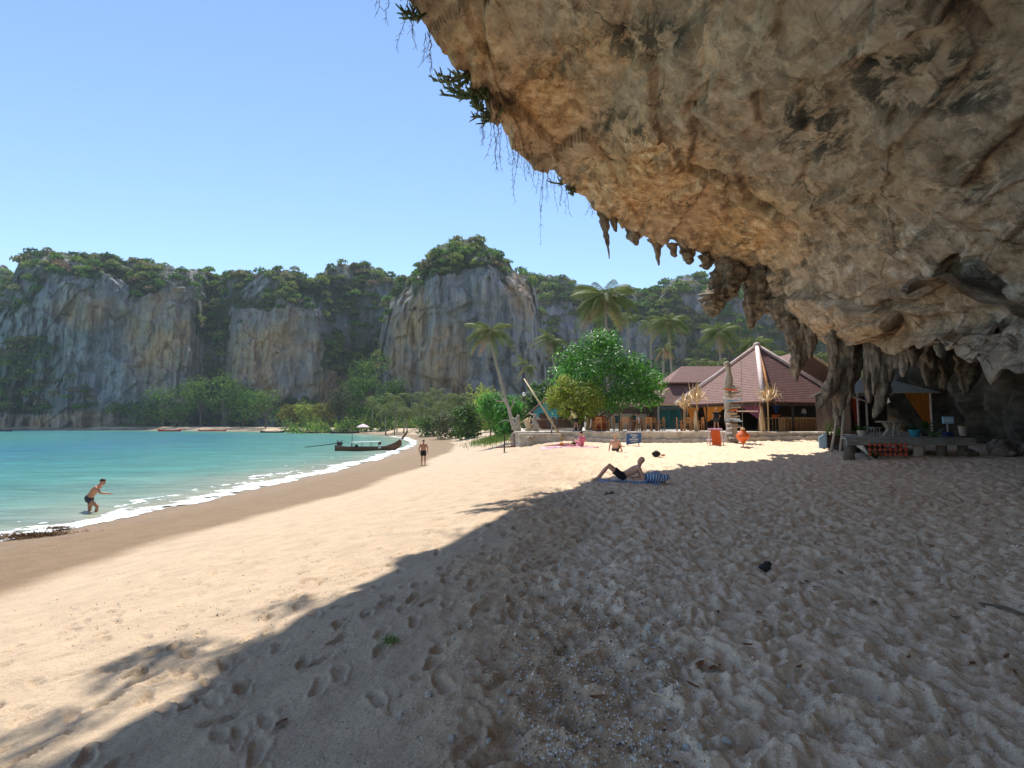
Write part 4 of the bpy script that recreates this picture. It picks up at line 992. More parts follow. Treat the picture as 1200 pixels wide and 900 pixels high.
# ------------------------------------------------------------------ terrace
def terrace():
    front = [(.25, 40.5), (1.0, 40.2), (4.0, 40.2), (8.0, 39.6), (13, 39.0), (17, 38.4), (22, 37.6), (27, 36.6)]
    back = 78
    V, Q = [], []; rg = np.random.default_rng(8); n = 140
    fx = np.linspace(front[0][0], front[-1][0], n); fy = np.interp(fx, *zip(*front)) + .10 * vnoise(np.stack([fx * .8, 0 * fx, 0 * fx], -1), 3)
    rows = [(-.30, None), (-.26, .30), (0.0, .34), (.02, .62), (.06, .80), (.12, None)]
    prof = []
    for i in range(n):
        g_ = gz(fx[i], fy[i]) - .12; top = TZ
        prof.append([(fx[i], fy[i] - .34, g_), (fx[i], fy[i] - .30, g_ + .36 + .03 * rg.normal()), (fx[i], fy[i] - .04, g_ + .40 + .02 * rg.normal()), (fx[i], fy[i] - .02, top - .20 + .02 * rg.normal()), (fx[i], fy[i] - .09, top - .17), (fx[i], fy[i] - .09, top - .02 + .012 * rg.normal()), (fx[i], fy[i] + .05, top), (fx[i], back, top)])
    A_ = np.array(prof); m_ = A_.shape[1]
    return np_mesh('terrace', A_.reshape(-1, 3), grid_quads(n, m_), None, False)
tag(link('terrace', terrace(), M['concrete']), kind='structure')
def yf(x): return float(np.interp(x, [.25, 1, 4, 8, 13, 17, 22, 27], [40.5, 40.2, 40.2, 39.6, 39, 38.4, 37.6, 36.6]))
# concrete planter wall at the left end of the terrace
t_ = thing('planter_wall', 'long grey concrete planter wall at the open end of the terrace', 'wall', (1.95, 39.4, gz(1.95, 39.4)))
MB().box((0, 0, .27), (2.9, .5, .74), bev=.03).build('base', M['concrete'], t_)
MB().box((0, 0, .68), (3.0, .6, .08), bev=.02).build('coping', M['concrete'], t_)

# ------------------------------------------------------------------ buildings
def roof_face(mb, a, b_, c_, th=.12):
    a, b_, c_ = [np.array(q, float) for q in (a, b_, c_)]; n = np.cross(b_ - a, c_ - a); n /= np.linalg.norm(n); n *= -np.sign(n[2]) * th
    V = [a, b_, c_, a + n, b_ + n, c_ + n]; mb.add(V, [(0, 1, 2), (5, 4, 3), (0, 3, 4, 1), (1, 4, 5, 2), (2, 5, 3, 0)])
def slab(mb, pts, th=.12):
    p = [np.array(q, float) for q in pts]; n = np.cross(p[1] - p[0], p[2] - p[0]); n /= np.linalg.norm(n); n *= -np.sign(n[2]) * th; k = len(p)
    mb.add(p + [q + n for q in p], [tuple(range(k)), tuple(range(2 * k - 1, k - 1, -1))] + [(i, i + k, (i + 1) % k + k, (i + 1) % k) for i in range(k)])
def curtain(parent, name, mat, top0, top1, tie, drop, fold=9, amp=.06):
    """cloth gathered from a top rail to a tie point at the post"""
    n, m_ = 26, 14; a, b_, c_ = [np.array(q, float) for q in (top0, top1, tie)]; V = []
    for i in range(n):
        u = i / (n - 1); tp = a + (b_ - a) * u
        for j in range(m_):
            v = j / (m_ - 1); p = tp * (1 - v) + (c_ + (tp - c_) * .12) * v; p = p.copy(); p[2] -= drop * .15 * math.sin(v * math.pi) * (1 - u)
            p[1] += amp * math.sin(u * fold * 6.28) * (1 - .5 * v); V.append(p)
    me = np_mesh(name, np.array(V), grid_quads(n, m_)); return link(name, me, M[mat], parent)
def shingle_lines(parent, corners, apex, n, mat):
    """courses of shingles standing a little proud on a triangular face"""
    a, b_ = [np.array(c_, float) for c_ in corners]; ap = np.array(apex, float); nn = np.cross(b_ - a, ap - a); nn /= np.linalg.norm(nn); nn *= np.sign(nn[2])
    for k in range(n):
        t0, t1 = k / n, (k + .94) / n
        if k == n - 1: t1 = t0 + .6 / n
        q = [a + (ap - a) * t0, b_ + (ap - b_) * t0, b_ + (ap - b_) * t1, a + (ap - a) * t1]
        lo = nn * .022; hi = nn * .008
        V = [q[0] + lo, q[1] + lo, q[2] + hi, q[3] + hi, q[0], q[1], q[2], q[3]]
        MB().add(V, [(0, 1, 2, 3), (4, 5, 1, 0), (5, 6, 2, 1), (7, 4, 0, 3), (7, 6, 5, 4)]).build('shingle_course', M[mat], parent)

def pavilion():
    cx, cy, dg = 20.3, 46.0, 6.6; cor = [(cx - .35 * dg, cy - .937 * dg), (cx + .937 * dg, cy - .35 * dg), (cx + .35 * dg, cy + .937 * dg), (cx - .937 * dg, cy + .35 * dg)]
    t_ = thing('beach_pavilion', 'open restaurant pavilion with a brown pyramid roof and pale cloth ridges', 'pavilion', (cx, cy, TZ))
    L = lambda x, y, z: (x - cx, y - cy, z - TZ)
    ez, az = 4.78, 9.55; E_ = [L(x, y, ez) for x, y in cor]; AP = L(cx, cy, az)
    for k in range(4):
        mb = MB(); roof_face(mb, E_[k], E_[(k + 1) % 4], AP); r_ = mb.build('roof', M['roof_b'], t_)
        if k in (0, 3): shingle_lines(r_, (E_[k], E_[(k + 1) % 4]), AP, 34, 'roof_b')
    for k in range(4):
        e = np.array(E_[k]); a = np.array(AP); mb = MB()
        mb.tube([e + np.array([0, 0, .08]), e * .5 + a * .5 + np.array([0, 0, .02]), a + np.array([0, 0, .1])], [.24, .2, .16], 6); rd = mb.build('ridge_cloth', M['ridge'], t_, True)
        if k == 0: MB().tube([e + np.array([.42, -.02, .12]), e * .5 + a * .5 + np.array([.3, 0, .0]), a + np.array([.05, 0, .02])], [.13, .12, .08], 6).build('orange_ribbon', M['ridge_orange'], rd, True)
    MB().ball((AP[0], AP[1], AP[2] + .15), (.28, .28, .2)).build('finial', M['ridge'], t_, True)
    mb = MB()
    for k in range(4):
        a, b_ = np.array(E_[k]), np.array(E_[(k + 1) % 4]); mb.tube([a * .97 + np.array([0, 0, -.12]), b_ * .97 + np.array([0, 0, -.12])], .1, 6)
    mb.build('eave_beam', M['darkwood'], t_)
    for k in range(4):
        for f in (0, .34, .67):
            a = np.array(E_[k]) * .92; b_ = np.array(E_[(k + 1) % 4]) * .92; q = a + (b_ - a) * f
            MB().tube([(q[0], q[1], 0), (q[0], q[1], ez - TZ)], .09, 8).build('post', M['darkwood'], t_, True)
    # back and side walls, bar counter
    bw = MB(); a, b_, c_ = [np.array(E_[k]) * .86 for k in (1, 2, 3)]
    for q0, q1 in ((a, b_), (b_, c_)):
        m0 = (q0 + q1) / 2; ang = math.atan2(q1[1] - q0[1], q1[0] - q0[0]); bw.box((m0[0], m0[1], 1.0), (np.linalg.norm(q1 - q0), .12, 2.0), (0, 0, ang))
    bw.build('back_wall', M['darkwood'], t_)
    ct = MB().box((2.1, -2.5, .52), (5.4, .55, 1.04), (0, 0, .62), bev=.02).build('bar_counter', M['wood'], t_)
    MB().box((2.1, -2.5, 1.07), (5.6, .75, .06), (0, 0, .62)).build('counter_top', M['darkwood'], ct)
    for f in (-.8, .0, .85, 1.7):
        x, y = 2.1 + math.cos(.62) * f, -2.5 + math.sin(.62) * f
        MB().lathe([(.02, 0), (.055, .02), (.055, .2), (.02, .27), (.02, .34)], (x, y, 1.10), 8).build('bottle', M['glass'], ct, True)
    lm = MB().lathe([(.04, 0), (.05, .05), (.02, .1), (.02, .3)], (2.55, -2.2, 1.10), 8).build('lamp', M['metal'], t_, True)
    MB().lathe([(.20, .25), (.12, .62)], (2.55, -2.2, 1.10), 10).build('lamp_shade', M['plastic_white'], lm, True)
    # bamboo rail below the front edges
    e0, e1, e3 = [np.array(E_[k]) * .9 for k in (0, 1, 3)]
    for q0, q1 in ((e0, e1),):
        rl = MB().tube([(q0[0], q0[1], .95), (q1[0], q1[1], .95)], .035, 6).build('bamboo_rail', M['bamboo'], t_, True)
        for k in range(26):
            q = q0 + (q1 - q0) * (k + .5) / 26; MB().tube([(q[0], q[1], 0), (q[0], q[1], .94)], .022, 6).build('bamboo_stake', M['bamboo'], rl, True)
    # curtains at the posts
    e = [np.array(q) * .93 for q in E_]; zt = ez - TZ - .12
    lf = lambda f: e[3] + (e[0] - e[3]) * f
    q = lf(.30); q2 = lf(.62); curtain(t_, 'orange_curtain', 'orange_cloth', (q[0], q[1], zt), (q2[0], q2[1], zt), (lf(.34)[0], lf(.34)[1], .55), .3)
    q = lf(.08); q2 = lf(.26); curtain(t_, 'orange_curtain', 'orange_cloth', (q[0], q[1], zt), (q2[0], q2[1], zt), (lf(.16)[0], lf(.16)[1], .3), .3)
    q = lf(.72); q2 = lf(.985); curtain(t_, 'purple_curtain', 'purple_cloth', (q2[0], q2[1], zt), (q[0], q[1], zt), (lf(.97)[0], lf(.97)[1], .7), .3)
    rfx = lambda f: e[0] + (e[1] - e[0]) * f
    q = rfx(.08); q2 = rfx(.2); curtain(t_, 'navy_curtain', 'navy_cloth', (q[0], q[1], zt), (q2[0], q2[1], zt), (rfx(.14)[0], rfx(.14)[1], zt - .9), .1)
    curtain(t_, 'red_curtain', 'buoy', (q[0], q[1], zt - .85), (q2[0], q2[1], zt - .85), (rfx(.10)[0], rfx(.10)[1], .9), .1)
    q = rfx(.80); q2 = rfx(.98); curtain(t_, 'orange_curtain', 'orange_cloth', (q2[0], q2[1], zt), (q[0], q[1], zt), (rfx(.97)[0], rfx(.97)[1], .6), .3)
    return t_
pavilion()
def hall():
    d = 56.0; x0, x1 = (768 - 600) / F * d, (880 - 600) / F * d
    t_ = thing('restaurant_hall', 'brown two-tier roofed hall with teal glass doors beside the pavilion', 'building', ((x0 + x1) / 2, d, TZ)); cx = (x0 + x1) / 2
    w_ = x1 - x0; ez = P(780, 475, d)[2] - TZ
    # lower roof tier: hipped skirt, upper tier above it
    zl, zm, zu = ez, P(795, 452, d + 2)[2] - TZ, P(840, 429, d + 4)[2] - TZ
    lo = [(-w_ / 2 - .3, -1.0, zl), (w_ / 2 + .5, -1.0, zl), (w_ / 2 + .5, 9, zl), (-w_ / 2 - .3, 9, zl)]
    mi = [(-w_ / 2 + 2.0, 1.3, zm), (w_ / 2, 1.3, zm), (w_ / 2, 7, zm), (-w_ / 2 + 2.0, 7, zm)]
    for k in range(4):
        mb = MB(); slab(mb, [lo[k], lo[(k + 1) % 4], mi[(k + 1) % 4], mi[k]]); mb.build('roof_lower', M['roof'], t_)
    mi2 = [(p_[0] - (.35 if p_[0] < 0 else -.3), p_[1] - (.35 if p_[1] < 4 else -.3), p_[2] + .28) for p_ in mi]; rA, rB = (-.8, 4.2, zu), (w_ / 2 - .5, 4.2, zu)
    for pts in ([mi2[0], mi2[1], rB, rA], [mi2[2], mi2[3], rA, rB], [mi2[3], mi2[0], rA], [mi2[1], mi2[2], rB]):
        mb = MB(); slab(mb, pts); mb.build('roof_upper', M['roof'], t_)
    MB().box((0, 4, zl / 2), (w_ - .6, 6.4, zl), taper=.99).build('wall', M['darkwood'], t_)
    n = 4; wd = (w_ * .42) / n
    for k in range(n):
        f = MB(); xx = -w_ / 2 + .45 + wd * (k + .5)
        f.box((xx, .55, zl * .48), (wd - .06, .05, zl * .94)); g_ = f.build('glass_door', M['glass'], t_)
        fr = MB(); fr.box((xx - wd / 2 + .02, .5, zl * .48), (.05, .08, zl * .95)); fr.box((xx, .5, zl * .94), (wd, .08, .06)); fr.box((xx, .5, .04), (wd, .08, .08)); fr.build('door_frame', M['teal_wall'], g_)
    for k in range(4):
        MB().box((-w_ / 2 + .1 + k * (w_ / 3.2), -.75, zl / 2), (.14, .14, zl)).build('post', M['plank'], t_)
    MB().box((0, -.95, zl + .02), (w_ + .7, .1, .16)).build('fascia', M['bamboo'], t_)
    return t_
hall()
def long_house():
    d = 60.0; x0, x1 = (690 - 600) / F * d, (774 - 600) / F * d; cx = (x0 + x1) / 2; w_ = x1 - x0
    t_ = thing('long_house', 'long low cream-walled house with dark eaves behind the almond tree', 'building', (cx, d, TZ))
    z0, z1, zr = P(740, 485, d)[2] - TZ, P(740, 476, d - 1)[2] - TZ, P(740, 466, d + 2)[2] - TZ
    MB().box((0, 2, z1 / 2), (w_, 4, z1)).build('wall', M['cream_wall'], t_)
    mb = MB(); slab(mb, [(-w_ / 2 - .4, -1.2, z1), (w_ / 2 + .2, -1.2, z1), (w_ / 2 + .2, 2.2, zr), (-w_ / 2 - .4, 2.2, zr)]); mb.build('roof', M['roof'], t_)
    mb = MB(); slab(mb, [(-w_ / 2 - .4, 5.6, z1), (w_ / 2 + .2, 5.6, z1), (w_ / 2 + .2, 2.2, zr), (-w_ / 2 - .4, 2.2, zr)]); mb.build('roof', M['roof'], t_)
    MB().box((0, -1.1, (z0 + z1) / 2), (w_ + .5, .12, z1 - z0)).build('fascia', M['darkwood'], t_)
    for k in range(6): MB().box((-w_ / 2 + .2 + k * (w_ - .4) / 5, -.9, z0 / 2), (.1, .1, z0)).build('post', M['darkwood'], t_)
    for k in range(4):
        x = -w_ / 2 + w_ * (k + .6) / 4.2; wn = MB().box((x, -.03, z0 * .62), (.5, .06, .8)).build('window', M['darkwood'], t_); MB().box((x, -.07, z0 * .62), (.4, .03, .7)).build('pane', M['glass'], wn)
long_house()
def blue_hut():
    d = 58.0; x = (640 - 600) / F * d
    t_ = thing('blue_hut', 'small turquoise hut with a dark gable roof beside the shrubs', 'hut', (x, d, TZ - .5)); z0 = P(640, 480, d)[2] - TZ + .5; zr = P(640, 466, d)[2] - TZ + .5; hw = 22 * d / F
    MB().prism([(-hw * .62, 0), (hw * .62, 0), (hw * .62, z0), (0, zr - .3), (-hw * .62, z0)], 0, 3.4).build('wall', M['teal_wall'], t_)
    for s_ in (-1, 1):
        mb = MB(); slab(mb, [(s_ * hw, -.7, z0 - .45), (0, -.7, zr), (0, 4, zr), (s_ * hw, 4, z0 - .45)]); mb.build('roof', M['roof'], t_)
    MB().box((-.3, -.03, z0 * .45), (.8, .06, z0 * .8)).build('door', M['darkwood'], t_)
    w2 = MB().box((.75, -.03, z0 * .6), (.5, .06, .6)).build('window', M['cream_wall'], t_); MB().box((.75, -.07, z0 * .6), (.4, .03, .5)).build('pane', M['glass'], w2)
    # side lean-to roof in rusty brown on the left
    mb = MB(); slab(mb, [(-hw * 1.05, -.9, z0 - .5), (-hw * .5, -.9, z0 + .15), (-hw * .5, 2.4, z0 + .15), (-hw * 1.05, 2.4, z0 - .5)], .08); mb.build('lean_to_roof', M['roof_b'], t_)
blue_hut()
def rear_roof():
    d = 52.0; x = (980 - 600) / F * d
    t_ = thing('rear_house', 'house with a sunlit rust-brown gable roof behind the pavilion, seen past the stalactites', 'house', (x, d, TZ)); zr = P(940, 412, d)[2] - TZ; ze = P(1020, 470, d)[2] - TZ
    xl, xr = (938 - 980) / F * d, (1022 - 980) / F * d
    mb = MB(); slab(mb, [(xl, -1, zr), (xr, -1, ze), (xr, 6, ze), (xl, 6, zr)]); mb.build('roof', M['roof'], t_)
    mb = MB(); slab(mb, [(xl, -1, zr), (xl - 5, -1, ze), (xl - 5, 6, ze), (xl, 6, zr)]); mb.build('roof', M['roof'], t_)
    MB().box(((xl + xr) / 2 + .4, 2.5, ze / 2), ((xr - xl) * .85, 5, ze)).build('wall', M['darkwood'], t_)
    MB().tube([(xl, -1.1, zr), (xr, -1.1, ze)], .12, 6).build('barge_board', M['bamboo'], t_)
rear_roof()
def rock_pavilion():
    d = 35.5; xa, xb = P(1000, 500, d)[0], P(1092, 500, d)[0]; cx = (xa + xb) / 2; z = 2.5
    t_ = thing('lounge_pavilion', 'dim open lounge pavilion with a pale sheet roof and orange drape under the rock', 'pavilion', (cx, d, z))
    ze = P(1050, 460, d)[2] - z; zr = ze + 1.0; w_ = xb - xa
    mb = MB(); slab(mb, [(-w_ / 2 - .3, -.5, ze), (w_ / 2 + .3, -.5, ze), (w_ / 2 - 1.2, 2, zr), (-w_ / 2 + 1.2, 2, zr)], .07); mb.build('roof', M['roof_pale'], t_)
    mb = MB(); slab(mb, [(-w_ / 2 - .3, 4.5, ze), (w_ / 2 + .3, 4.5, ze), (w_ / 2 - 1.2, 2, zr), (-w_ / 2 + 1.2, 2, zr)], .07); mb.build('roof', M['roof_pale'], t_)
    for x in (-w_ / 2 + .35, -w_ / 2 + .9, w_ / 2 - .15):
        MB().tube([(x, 0, 0), (x, 0, ze)], .07, 8).build('post', M['plank'], t_, True)
    MB().tube([(-w_ / 2 - .4, -.1, ze - .15), (-w_ / 2 + .8, -.1, ze - .55)], .06, 6).build('brace', M['plank'], t_)
    MB().box((0, 4.2, ze / 2), (w_, .12, ze)).build('back_wall', M['darkwood'], t_)
    MB().box((-w_ / 2 + .0, 2.2, ze / 2), (.1, 4, ze)).build('side_wall', M['darkwood'], t_)
    curtain(t_, 'orange_drape', 'orange_cloth', (w_ / 2 - 1.75, -.12, ze - .05), (w_ / 2 - .2, -.12, ze - .05), (w_ / 2 - .2, -.12, .25), .2)
    MB().tube([(w_ / 2 - .15, -.2, ze), (w_ / 2 - .15, -.2, .2)], .06, 6).build('drape_edge', M['ridge'], t_)
    curtain(t_, 'red_drape', 'red_cloth', (-w_ / 2 + .15, .5, ze - .3), (-w_ / 2 + .85, .5, ze - .3), (-w_ / 2 + .5, .5, .4), .0)
    mb = MB(); mb.box((0, 2.2, -.12), (w_ + 1.0, 5.4, .24)); mb.build('floor_slab', M['concrete'], t_)
    MB().box((0, 2.0, -.55), (w_ + .6, 4.8, .7)).build('plinth', M['concrete'], t_)
rock_pavilion()

# ------------------------------------------------------------------ wooden deck under the rock
def deck():
    d = 24.6; xa, xb = P(988, 515, d)[0], P(1143, 515, d)[0]; z = 2.56; zb = 1.72; cx = (xa + xb) / 2
    t_ = thing('timber_deck', 'raised grey timber deck on squat log legs beneath the overhang', 'deck', (cx, d, zb)); w_ = xb - xa; h = z - zb
    nb = 14
    for k in range(nb):
        y_ = .22 + k * .42; sh_ = .60 * y_; MB().box((sh_ / 2, y_, h - .035), (w_ - sh_ + .1 * math.sin(k * 3), .405, .07), bev=.01).build('deck_board', M['plank'], t_)
    MB().box((.1, .05, h - .20), (w_ - .1, .12, .26), bev=.02).build('edge_beam', M['plank'], t_)
    for px in (1083, 1110, 1135, 1000):
        x = P(px, 530, d)[0] - cx; g_ = gz(x + cx, d + .3) - zb
        MB().tube([(x, .35, g_ - .2), (x + .03, .35, g_ + .3), (x, .35, h - .1)], [.24, .21, .2], 10).build('log_leg', M['drift'] if px == 1083 else M['bark'], t_, True)
    for px in (1050, 1083, 1110, 1135):
        x = P(px, 530, d)[0] - cx + 1.6; MB().tube([(x, 5.4, -.2), (x, 5.4, h - .08)], .16, 8).build('log_leg', M['bark'], t_, True)
    MB().box((1.8, 5.9, h * .45), (w_ - 3.7, .08, h * .9)).build('back_skirt', M['darkwood'], t_)
    return cx, d, z
DCX, DD, DZ = deck()
# strings of red floats below the deck
for k in range(8):
    px = 1019.5 + k * 6.0; x, _, _ = P(px, 525, DD - .12); ztop = DZ - .18; g_ = gz(x, DD)
    t_ = thing('float_string', 'string of small red round floats hanging below the deck edge', 'floats', (x, DD - .12, ztop), 0, 'float strings under the deck')
    L = ztop - g_; MB().tube([(0, 0, .06), (0, 0, -L * .96)], .012, 5).build('cord', M['rope'], t_)
    n = 3
    for j in range(n): MB().ball((0, 0, -.13 - j * .2), (.07, .07, .078), 12, 8).build('float', M['float_red'], t_, True)
# two props under the stalactite
for px0, py0, px1, lb in ((981, 487, 973, 'slim grey pole leaning under the thick stalactite, closer to the planter'), (989, 480, 984, 'slim grey pole leaning under the thick stalactite, closer to the deck')):
    d = 28.2; a = P(px0, py0, d); xb = P(px1, 521, d)[0]; gb = gz(xb, d)
    tag(MB().tube([(xb, d, gb - .1), ((xb + a[0]) / 2 + .03, d, (gb + a[2]) / 2), tuple(a)], [.075, .065, .055], 8).build('support_pole', M['drift'], None, True), lb, 'pole', 'poles under the stalactite')
def table_set():
    b_ = P(1046, 512, 28.0); b_[2] = DZ
    t_ = thing('root_table', 'round driftwood-root table standing on the deck', 'table', b_)
    MB().lathe([(.0, 0), (.62, 0), (.66, .03), (.64, .07), (0, .07)], (0, 0, .68), 18, 1.15, 1).build('tabletop', M['plank'], t_)
    for k in range(6):
        a = k * 1.05; MB().tube([(.42 * math.cos(a), .42 * math.sin(a), 0), (.2 * math.cos(a + .3), .2 * math.sin(a + .3), .35), (.4 * math.cos(a + .2), .4 * math.sin(a + .2), .69)], [.07, .06, .05], 6).build('leg', M['drift'], t_, True)
    b_ = P(1026, 512, 27.2); b_[2] = DZ
    t_ = thing('stool', 'little wooden stool beside the root table on the deck', 'stool', b_)
    MB().box((0, 0, .43), (.42, .36, .05), bev=.01).build('seat', M['plank'], t_)
    for sx in (-1, 1):
        for sy in (-1, 1): MB().tube([(sx * .17, sy * .14, 0), (sx * .12, sy * .1, .41)], .03, 6).build('leg', M['plank'], t_)
table_set()
def leafy_plant(b_, label, n, L, wd, pal, seed, pot=None, arch=.5, name='potted_plant', cat='plant', group=None):
    rg = random.Random(seed); t_ = thing(name, label, cat, b_, 0, group); h0 = 0
    if pot:
        mat_, r_, h0 = pot; MB().lathe([(r_ * .7, 0), (r_, h0 * .9), (r_ * 1.08, h0), (r_ * .9, h0), (r_ * .85, h0 - .05)], (0, 0, 0), 14).build('pot', M[mat_], t_, True); h0 -= .06
    for k in range(n):
        a = k * 2.4 + rg.uniform(-.3, .3); l_ = L * rg.uniform(.7, 1.1); e_ = rg.uniform(.35, 1.2); V = []
        for j in range(6):
            u = j / 5; r_ = l_ * math.cos(e_) * u * (1 + .2 * u); z = h0 + l_ * math.sin(e_) * u - arch * l_ * u * u * .8; w2 = wd * (math.sin(math.pi * (.1 + .88 * u))) * .5
            c_, s_ = math.cos(a), math.sin(a); V += [(r_ * c_ - w2 * s_, r_ * s_ + w2 * c_, z), (r_ * c_ + w2 * s_, r_ * s_ - w2 * c_, z)]
        Q = [(2 * j, 2 * j + 1, 2 * j + 3, 2 * j + 2) for j in range(5)]
        me = np_mesh('leaf', np.array(V), np.array(Q), np.tile(np.array(pal[k % len(pal)]), (len(V), 1))); link('leaf', me, M['leaf'], t_)
    return t_
q = P(1094, 512, 24.9); leafy_plant((q[0], q[1], DZ), 'spiky agave-like plant overhanging the deck edge above the log leg', 22, .95, .13, [(.16, .24, .10), (.12, .20, .07)], 1, arch=.55, name='agave_plant')
q = P(1010, 512, 26.5); leafy_plant((q[0], q[1], DZ), 'dark leafy potted plant on the deck behind the float strings', 16, .75, .16, GREEN, 2, ('concrete', .2, .3), .6)
q = P(1072, 512, 26.2); leafy_plant((q[0], q[1], DZ), 'bluish leafy potted plant on the deck by the orange drape', 18, .7, .15, [(.05, .11, .08), (.07, .14, .09)], 3, ('teal_wall', .24, .34), .5)
q = P(1084, 512, 28.5); leafy_plant((q[0], q[1], DZ), 'tall leafy potted plant at the back of the deck under the stalactites', 18, 1.0, .2, GREEN, 4, ('dark_stone', .22, .35), .5)
q = P(1003, 522, 27.4); leafy_plant((q[0], q[1], gz(q[0], q[1])), 'dark leafy plant in a black pot on the sand at the deck corner', 18, .8, .2, GREEN, 5, ('dark_stone', .25, .4), .6)
q = P(1018, 525, 24.9); leafy_plant((q[0], q[1] - .4, gz(q[0], q[1] - .4)), 'small green plant growing on the sand beside the float strings', 14, .6, .14, GREEN, 6, None, .5, 'sand_plant')
q = P(1128, 462, 31); leafy_plant((P(1128, 500, 29)[0], 29, DZ), 'yellowish fern against the dark cave wall behind the deck', 14, .8, .12, YELLOW, 7, ('concrete', .2, .5), .6)
# planter box with a pale blue end board
def planter():
    d = 30.5; q = P(968, 521, d); b_ = (q[0], d, gz(q[0], d)); t_ = thing('planter_box', 'dark planter box with a pale blue end board and spiky plant', 'planter', b_)
    MB().box((.45, 0, .36), (1.25, .5, .72), bev=.02).build('box', M['darkwood'], t_)
    MB().add([(-.55, -.32, .0), (-.12, -.32, .0), (-.12, -.32, .82), (-.55, -.32, .58), (-.55, -.27, .0), (-.12, -.27, .0), (-.12, -.27, .82), (-.55, -.27, .58)], [(0, 1, 2, 3), (7, 6, 5, 4), (0, 4, 5, 1), (1, 5, 6, 2), (2, 6, 7, 3), (3, 7, 4, 0)]).build('end_board', M['lightblue'], t_)
    for k in range(26):
        rg = random.Random(k); a = rg.uniform(0, 6.28); l_ = rg.uniform(.5, .85); x = .45 + rg.uniform(-.45, .45)
        V = [(x - .03, 0, .7), (x + .03, 0, .7), (x + .3 * math.cos(a) + .01, .3 * math.sin(a), .7 + l_), (x + .3 * math.cos(a) - .01, .3 * math.sin(a), .7 + l_)]
        link('leaf', np_mesh('leaf', np.array(V), np.array([(0, 1, 2, 3)]), np.tile(np.array([.12, .22, .05]), (4, 1))), M['leaf'], t_)
planter()
def rubble(px, py, d, label, seed, n, size, mat, name='rock_heap', cat='rocks'):
    rg = np.random.default_rng(seed); q = P(px, py, d); b_ = (q[0], d, gz(q[0], d)); t_ = thing(name, label, cat, b_)
    for k in range(n):
        mb = MB(); s_ = size * rg.uniform(.5, 1.1); x, y = rg.normal(0, size * .8), rg.normal(0, size * .5)
        mb.ball((0, 0, 0), (1, 1, .8), 9, 6); V = np.array(mb.v); V *= (1 + .35 * fbm(V * 1.3 + k * 7, 3, seed + k))[:, None]; mb.v = [tuple(v * s_ + np.array([x, y, s_ * .45])) for v in V]
        mb.build('rock', M[mat], t_)
rubble(995, 524, 28.6, 'heap of dark bluish rocks at the foot of the leaning poles', 4, 7, .28, 'dark_stone')
rubble(1190, 525, 24.5, 'dark boulders at the foot of the cave wall', 6, 6, .6, 'stal')
rubble(1135, 537, 24.8, 'low heap of dark driftwood lumps under the deck end', 7, 6, .26, 'bark')
def slanted_board():
    d = 26.6; a, b_, c_, e_ = P(1003, 521, d), P(1018, 531, d - 1), P(1013, 514, d), P(1003, 514, d); q = (a + b_) / 2; g_ = gz(q[0], q[1])
    mb = MB(); slab(mb, [a - [0, 0, .05], b_ - [0, 0, .1], (b_ + e_) / 2 + [0, 0, .12], e_], .04); tag(mb.build('tilted_slab', M['concrete']), 'pale tilted slab leaning against the deck corner', 'slab')
slanted_board()

# ------------------------------------------------------------------ signs
def text_rows(parent, w_, h, rows, y):
    """rows of blocky white letter strokes: (centre x, z, width, height, letters)"""
    rg = random.Random(4)
    for cx, z, ww, hh, n in rows:
        mb = MB(); lw = ww / n
        for k in range(n):
            x = cx - ww / 2 + lw * (k + .5); st = lw * .22
            mb.box((x - lw * .28, y, z), (st, .012, hh))
            if rg.random() < .75: mb.box((x + lw * .24, y, z + (hh * .1 if rg.random() < .5 else 0)), (st, .012, hh * rg.choice((1, .8))))
            for f in rg.sample((-.42, 0, .42), 2): mb.box((x - lw * .02, y - .002, z + hh * f), (lw * .62, .012, hh * .17))
        mb.build('lettering', M['sign_white'], parent)
q = G(743, 522); d = q[1]
t_ = thing('beach_sign', 'dark blue signboard with white lettering standing on the sunny sand', 'sign', q)
s_ = d / F
MB().add([(-9 * s_, 0, 1 * s_), (8 * s_, 0, 3 * s_), (9 * s_, 0, 15 * s_), (-8.5 * s_, 0, 14 * s_), (-9 * s_, .04, 1 * s_), (8 * s_, .04, 3 * s_), (9 * s_, .04, 15 * s_), (-8.5 * s_, .04, 14 * s_)], [(0, 1, 2, 3), (7, 6, 5, 4), (0, 4, 5, 1), (1, 5, 6, 2), (2, 6, 7, 3), (3, 7, 4, 0)]).build('board', M['blue_sign'], t_)
for sx in (-7, 6): MB().tube([(sx * s_, .08, -.15), (sx * s_, .08, 12 * s_)], .03, 6).build('leg', M['plank'], t_)
text_rows(t_, 1, 1, [(0, 12.2 * s_, 8.5 * s_, 1.7 * s_, 6), (.3 * s_, 9.6 * s_, 5.2 * s_, 1.7 * s_, 3), (.2 * s_, 7.0 * s_, 11 * s_, 1.9 * s_, 6), (0, 4.4 * s_, 8 * s_, 1.5 * s_, 5)], -.012)
d = 25.6; q = P(1112, 513, d)
t_ = thing('deck_sign', 'small light blue sign with white lettering on a post, on the deck', 'sign', (q[0], d, DZ)); s_ = d / F
MB().box((0, 0, 20 * s_), (13.5 * s_, .04, 8.5 * s_), bev=.01).build('board', M['lightblue'], t_)
MB().tube([(0, .05, 0), (0, .05, 16 * s_)], .03, 6).build('post', M['metal'], t_)
MB().box((0, .05, 3 * s_), (8 * s_, .3, 6 * s_), bev=.02).build('base', M['navy_cloth'], t_)
text_rows(t_, 1, 1, [(0, 20.2 * s_, 11 * s_, 4.2 * s_, 4)], -.03)

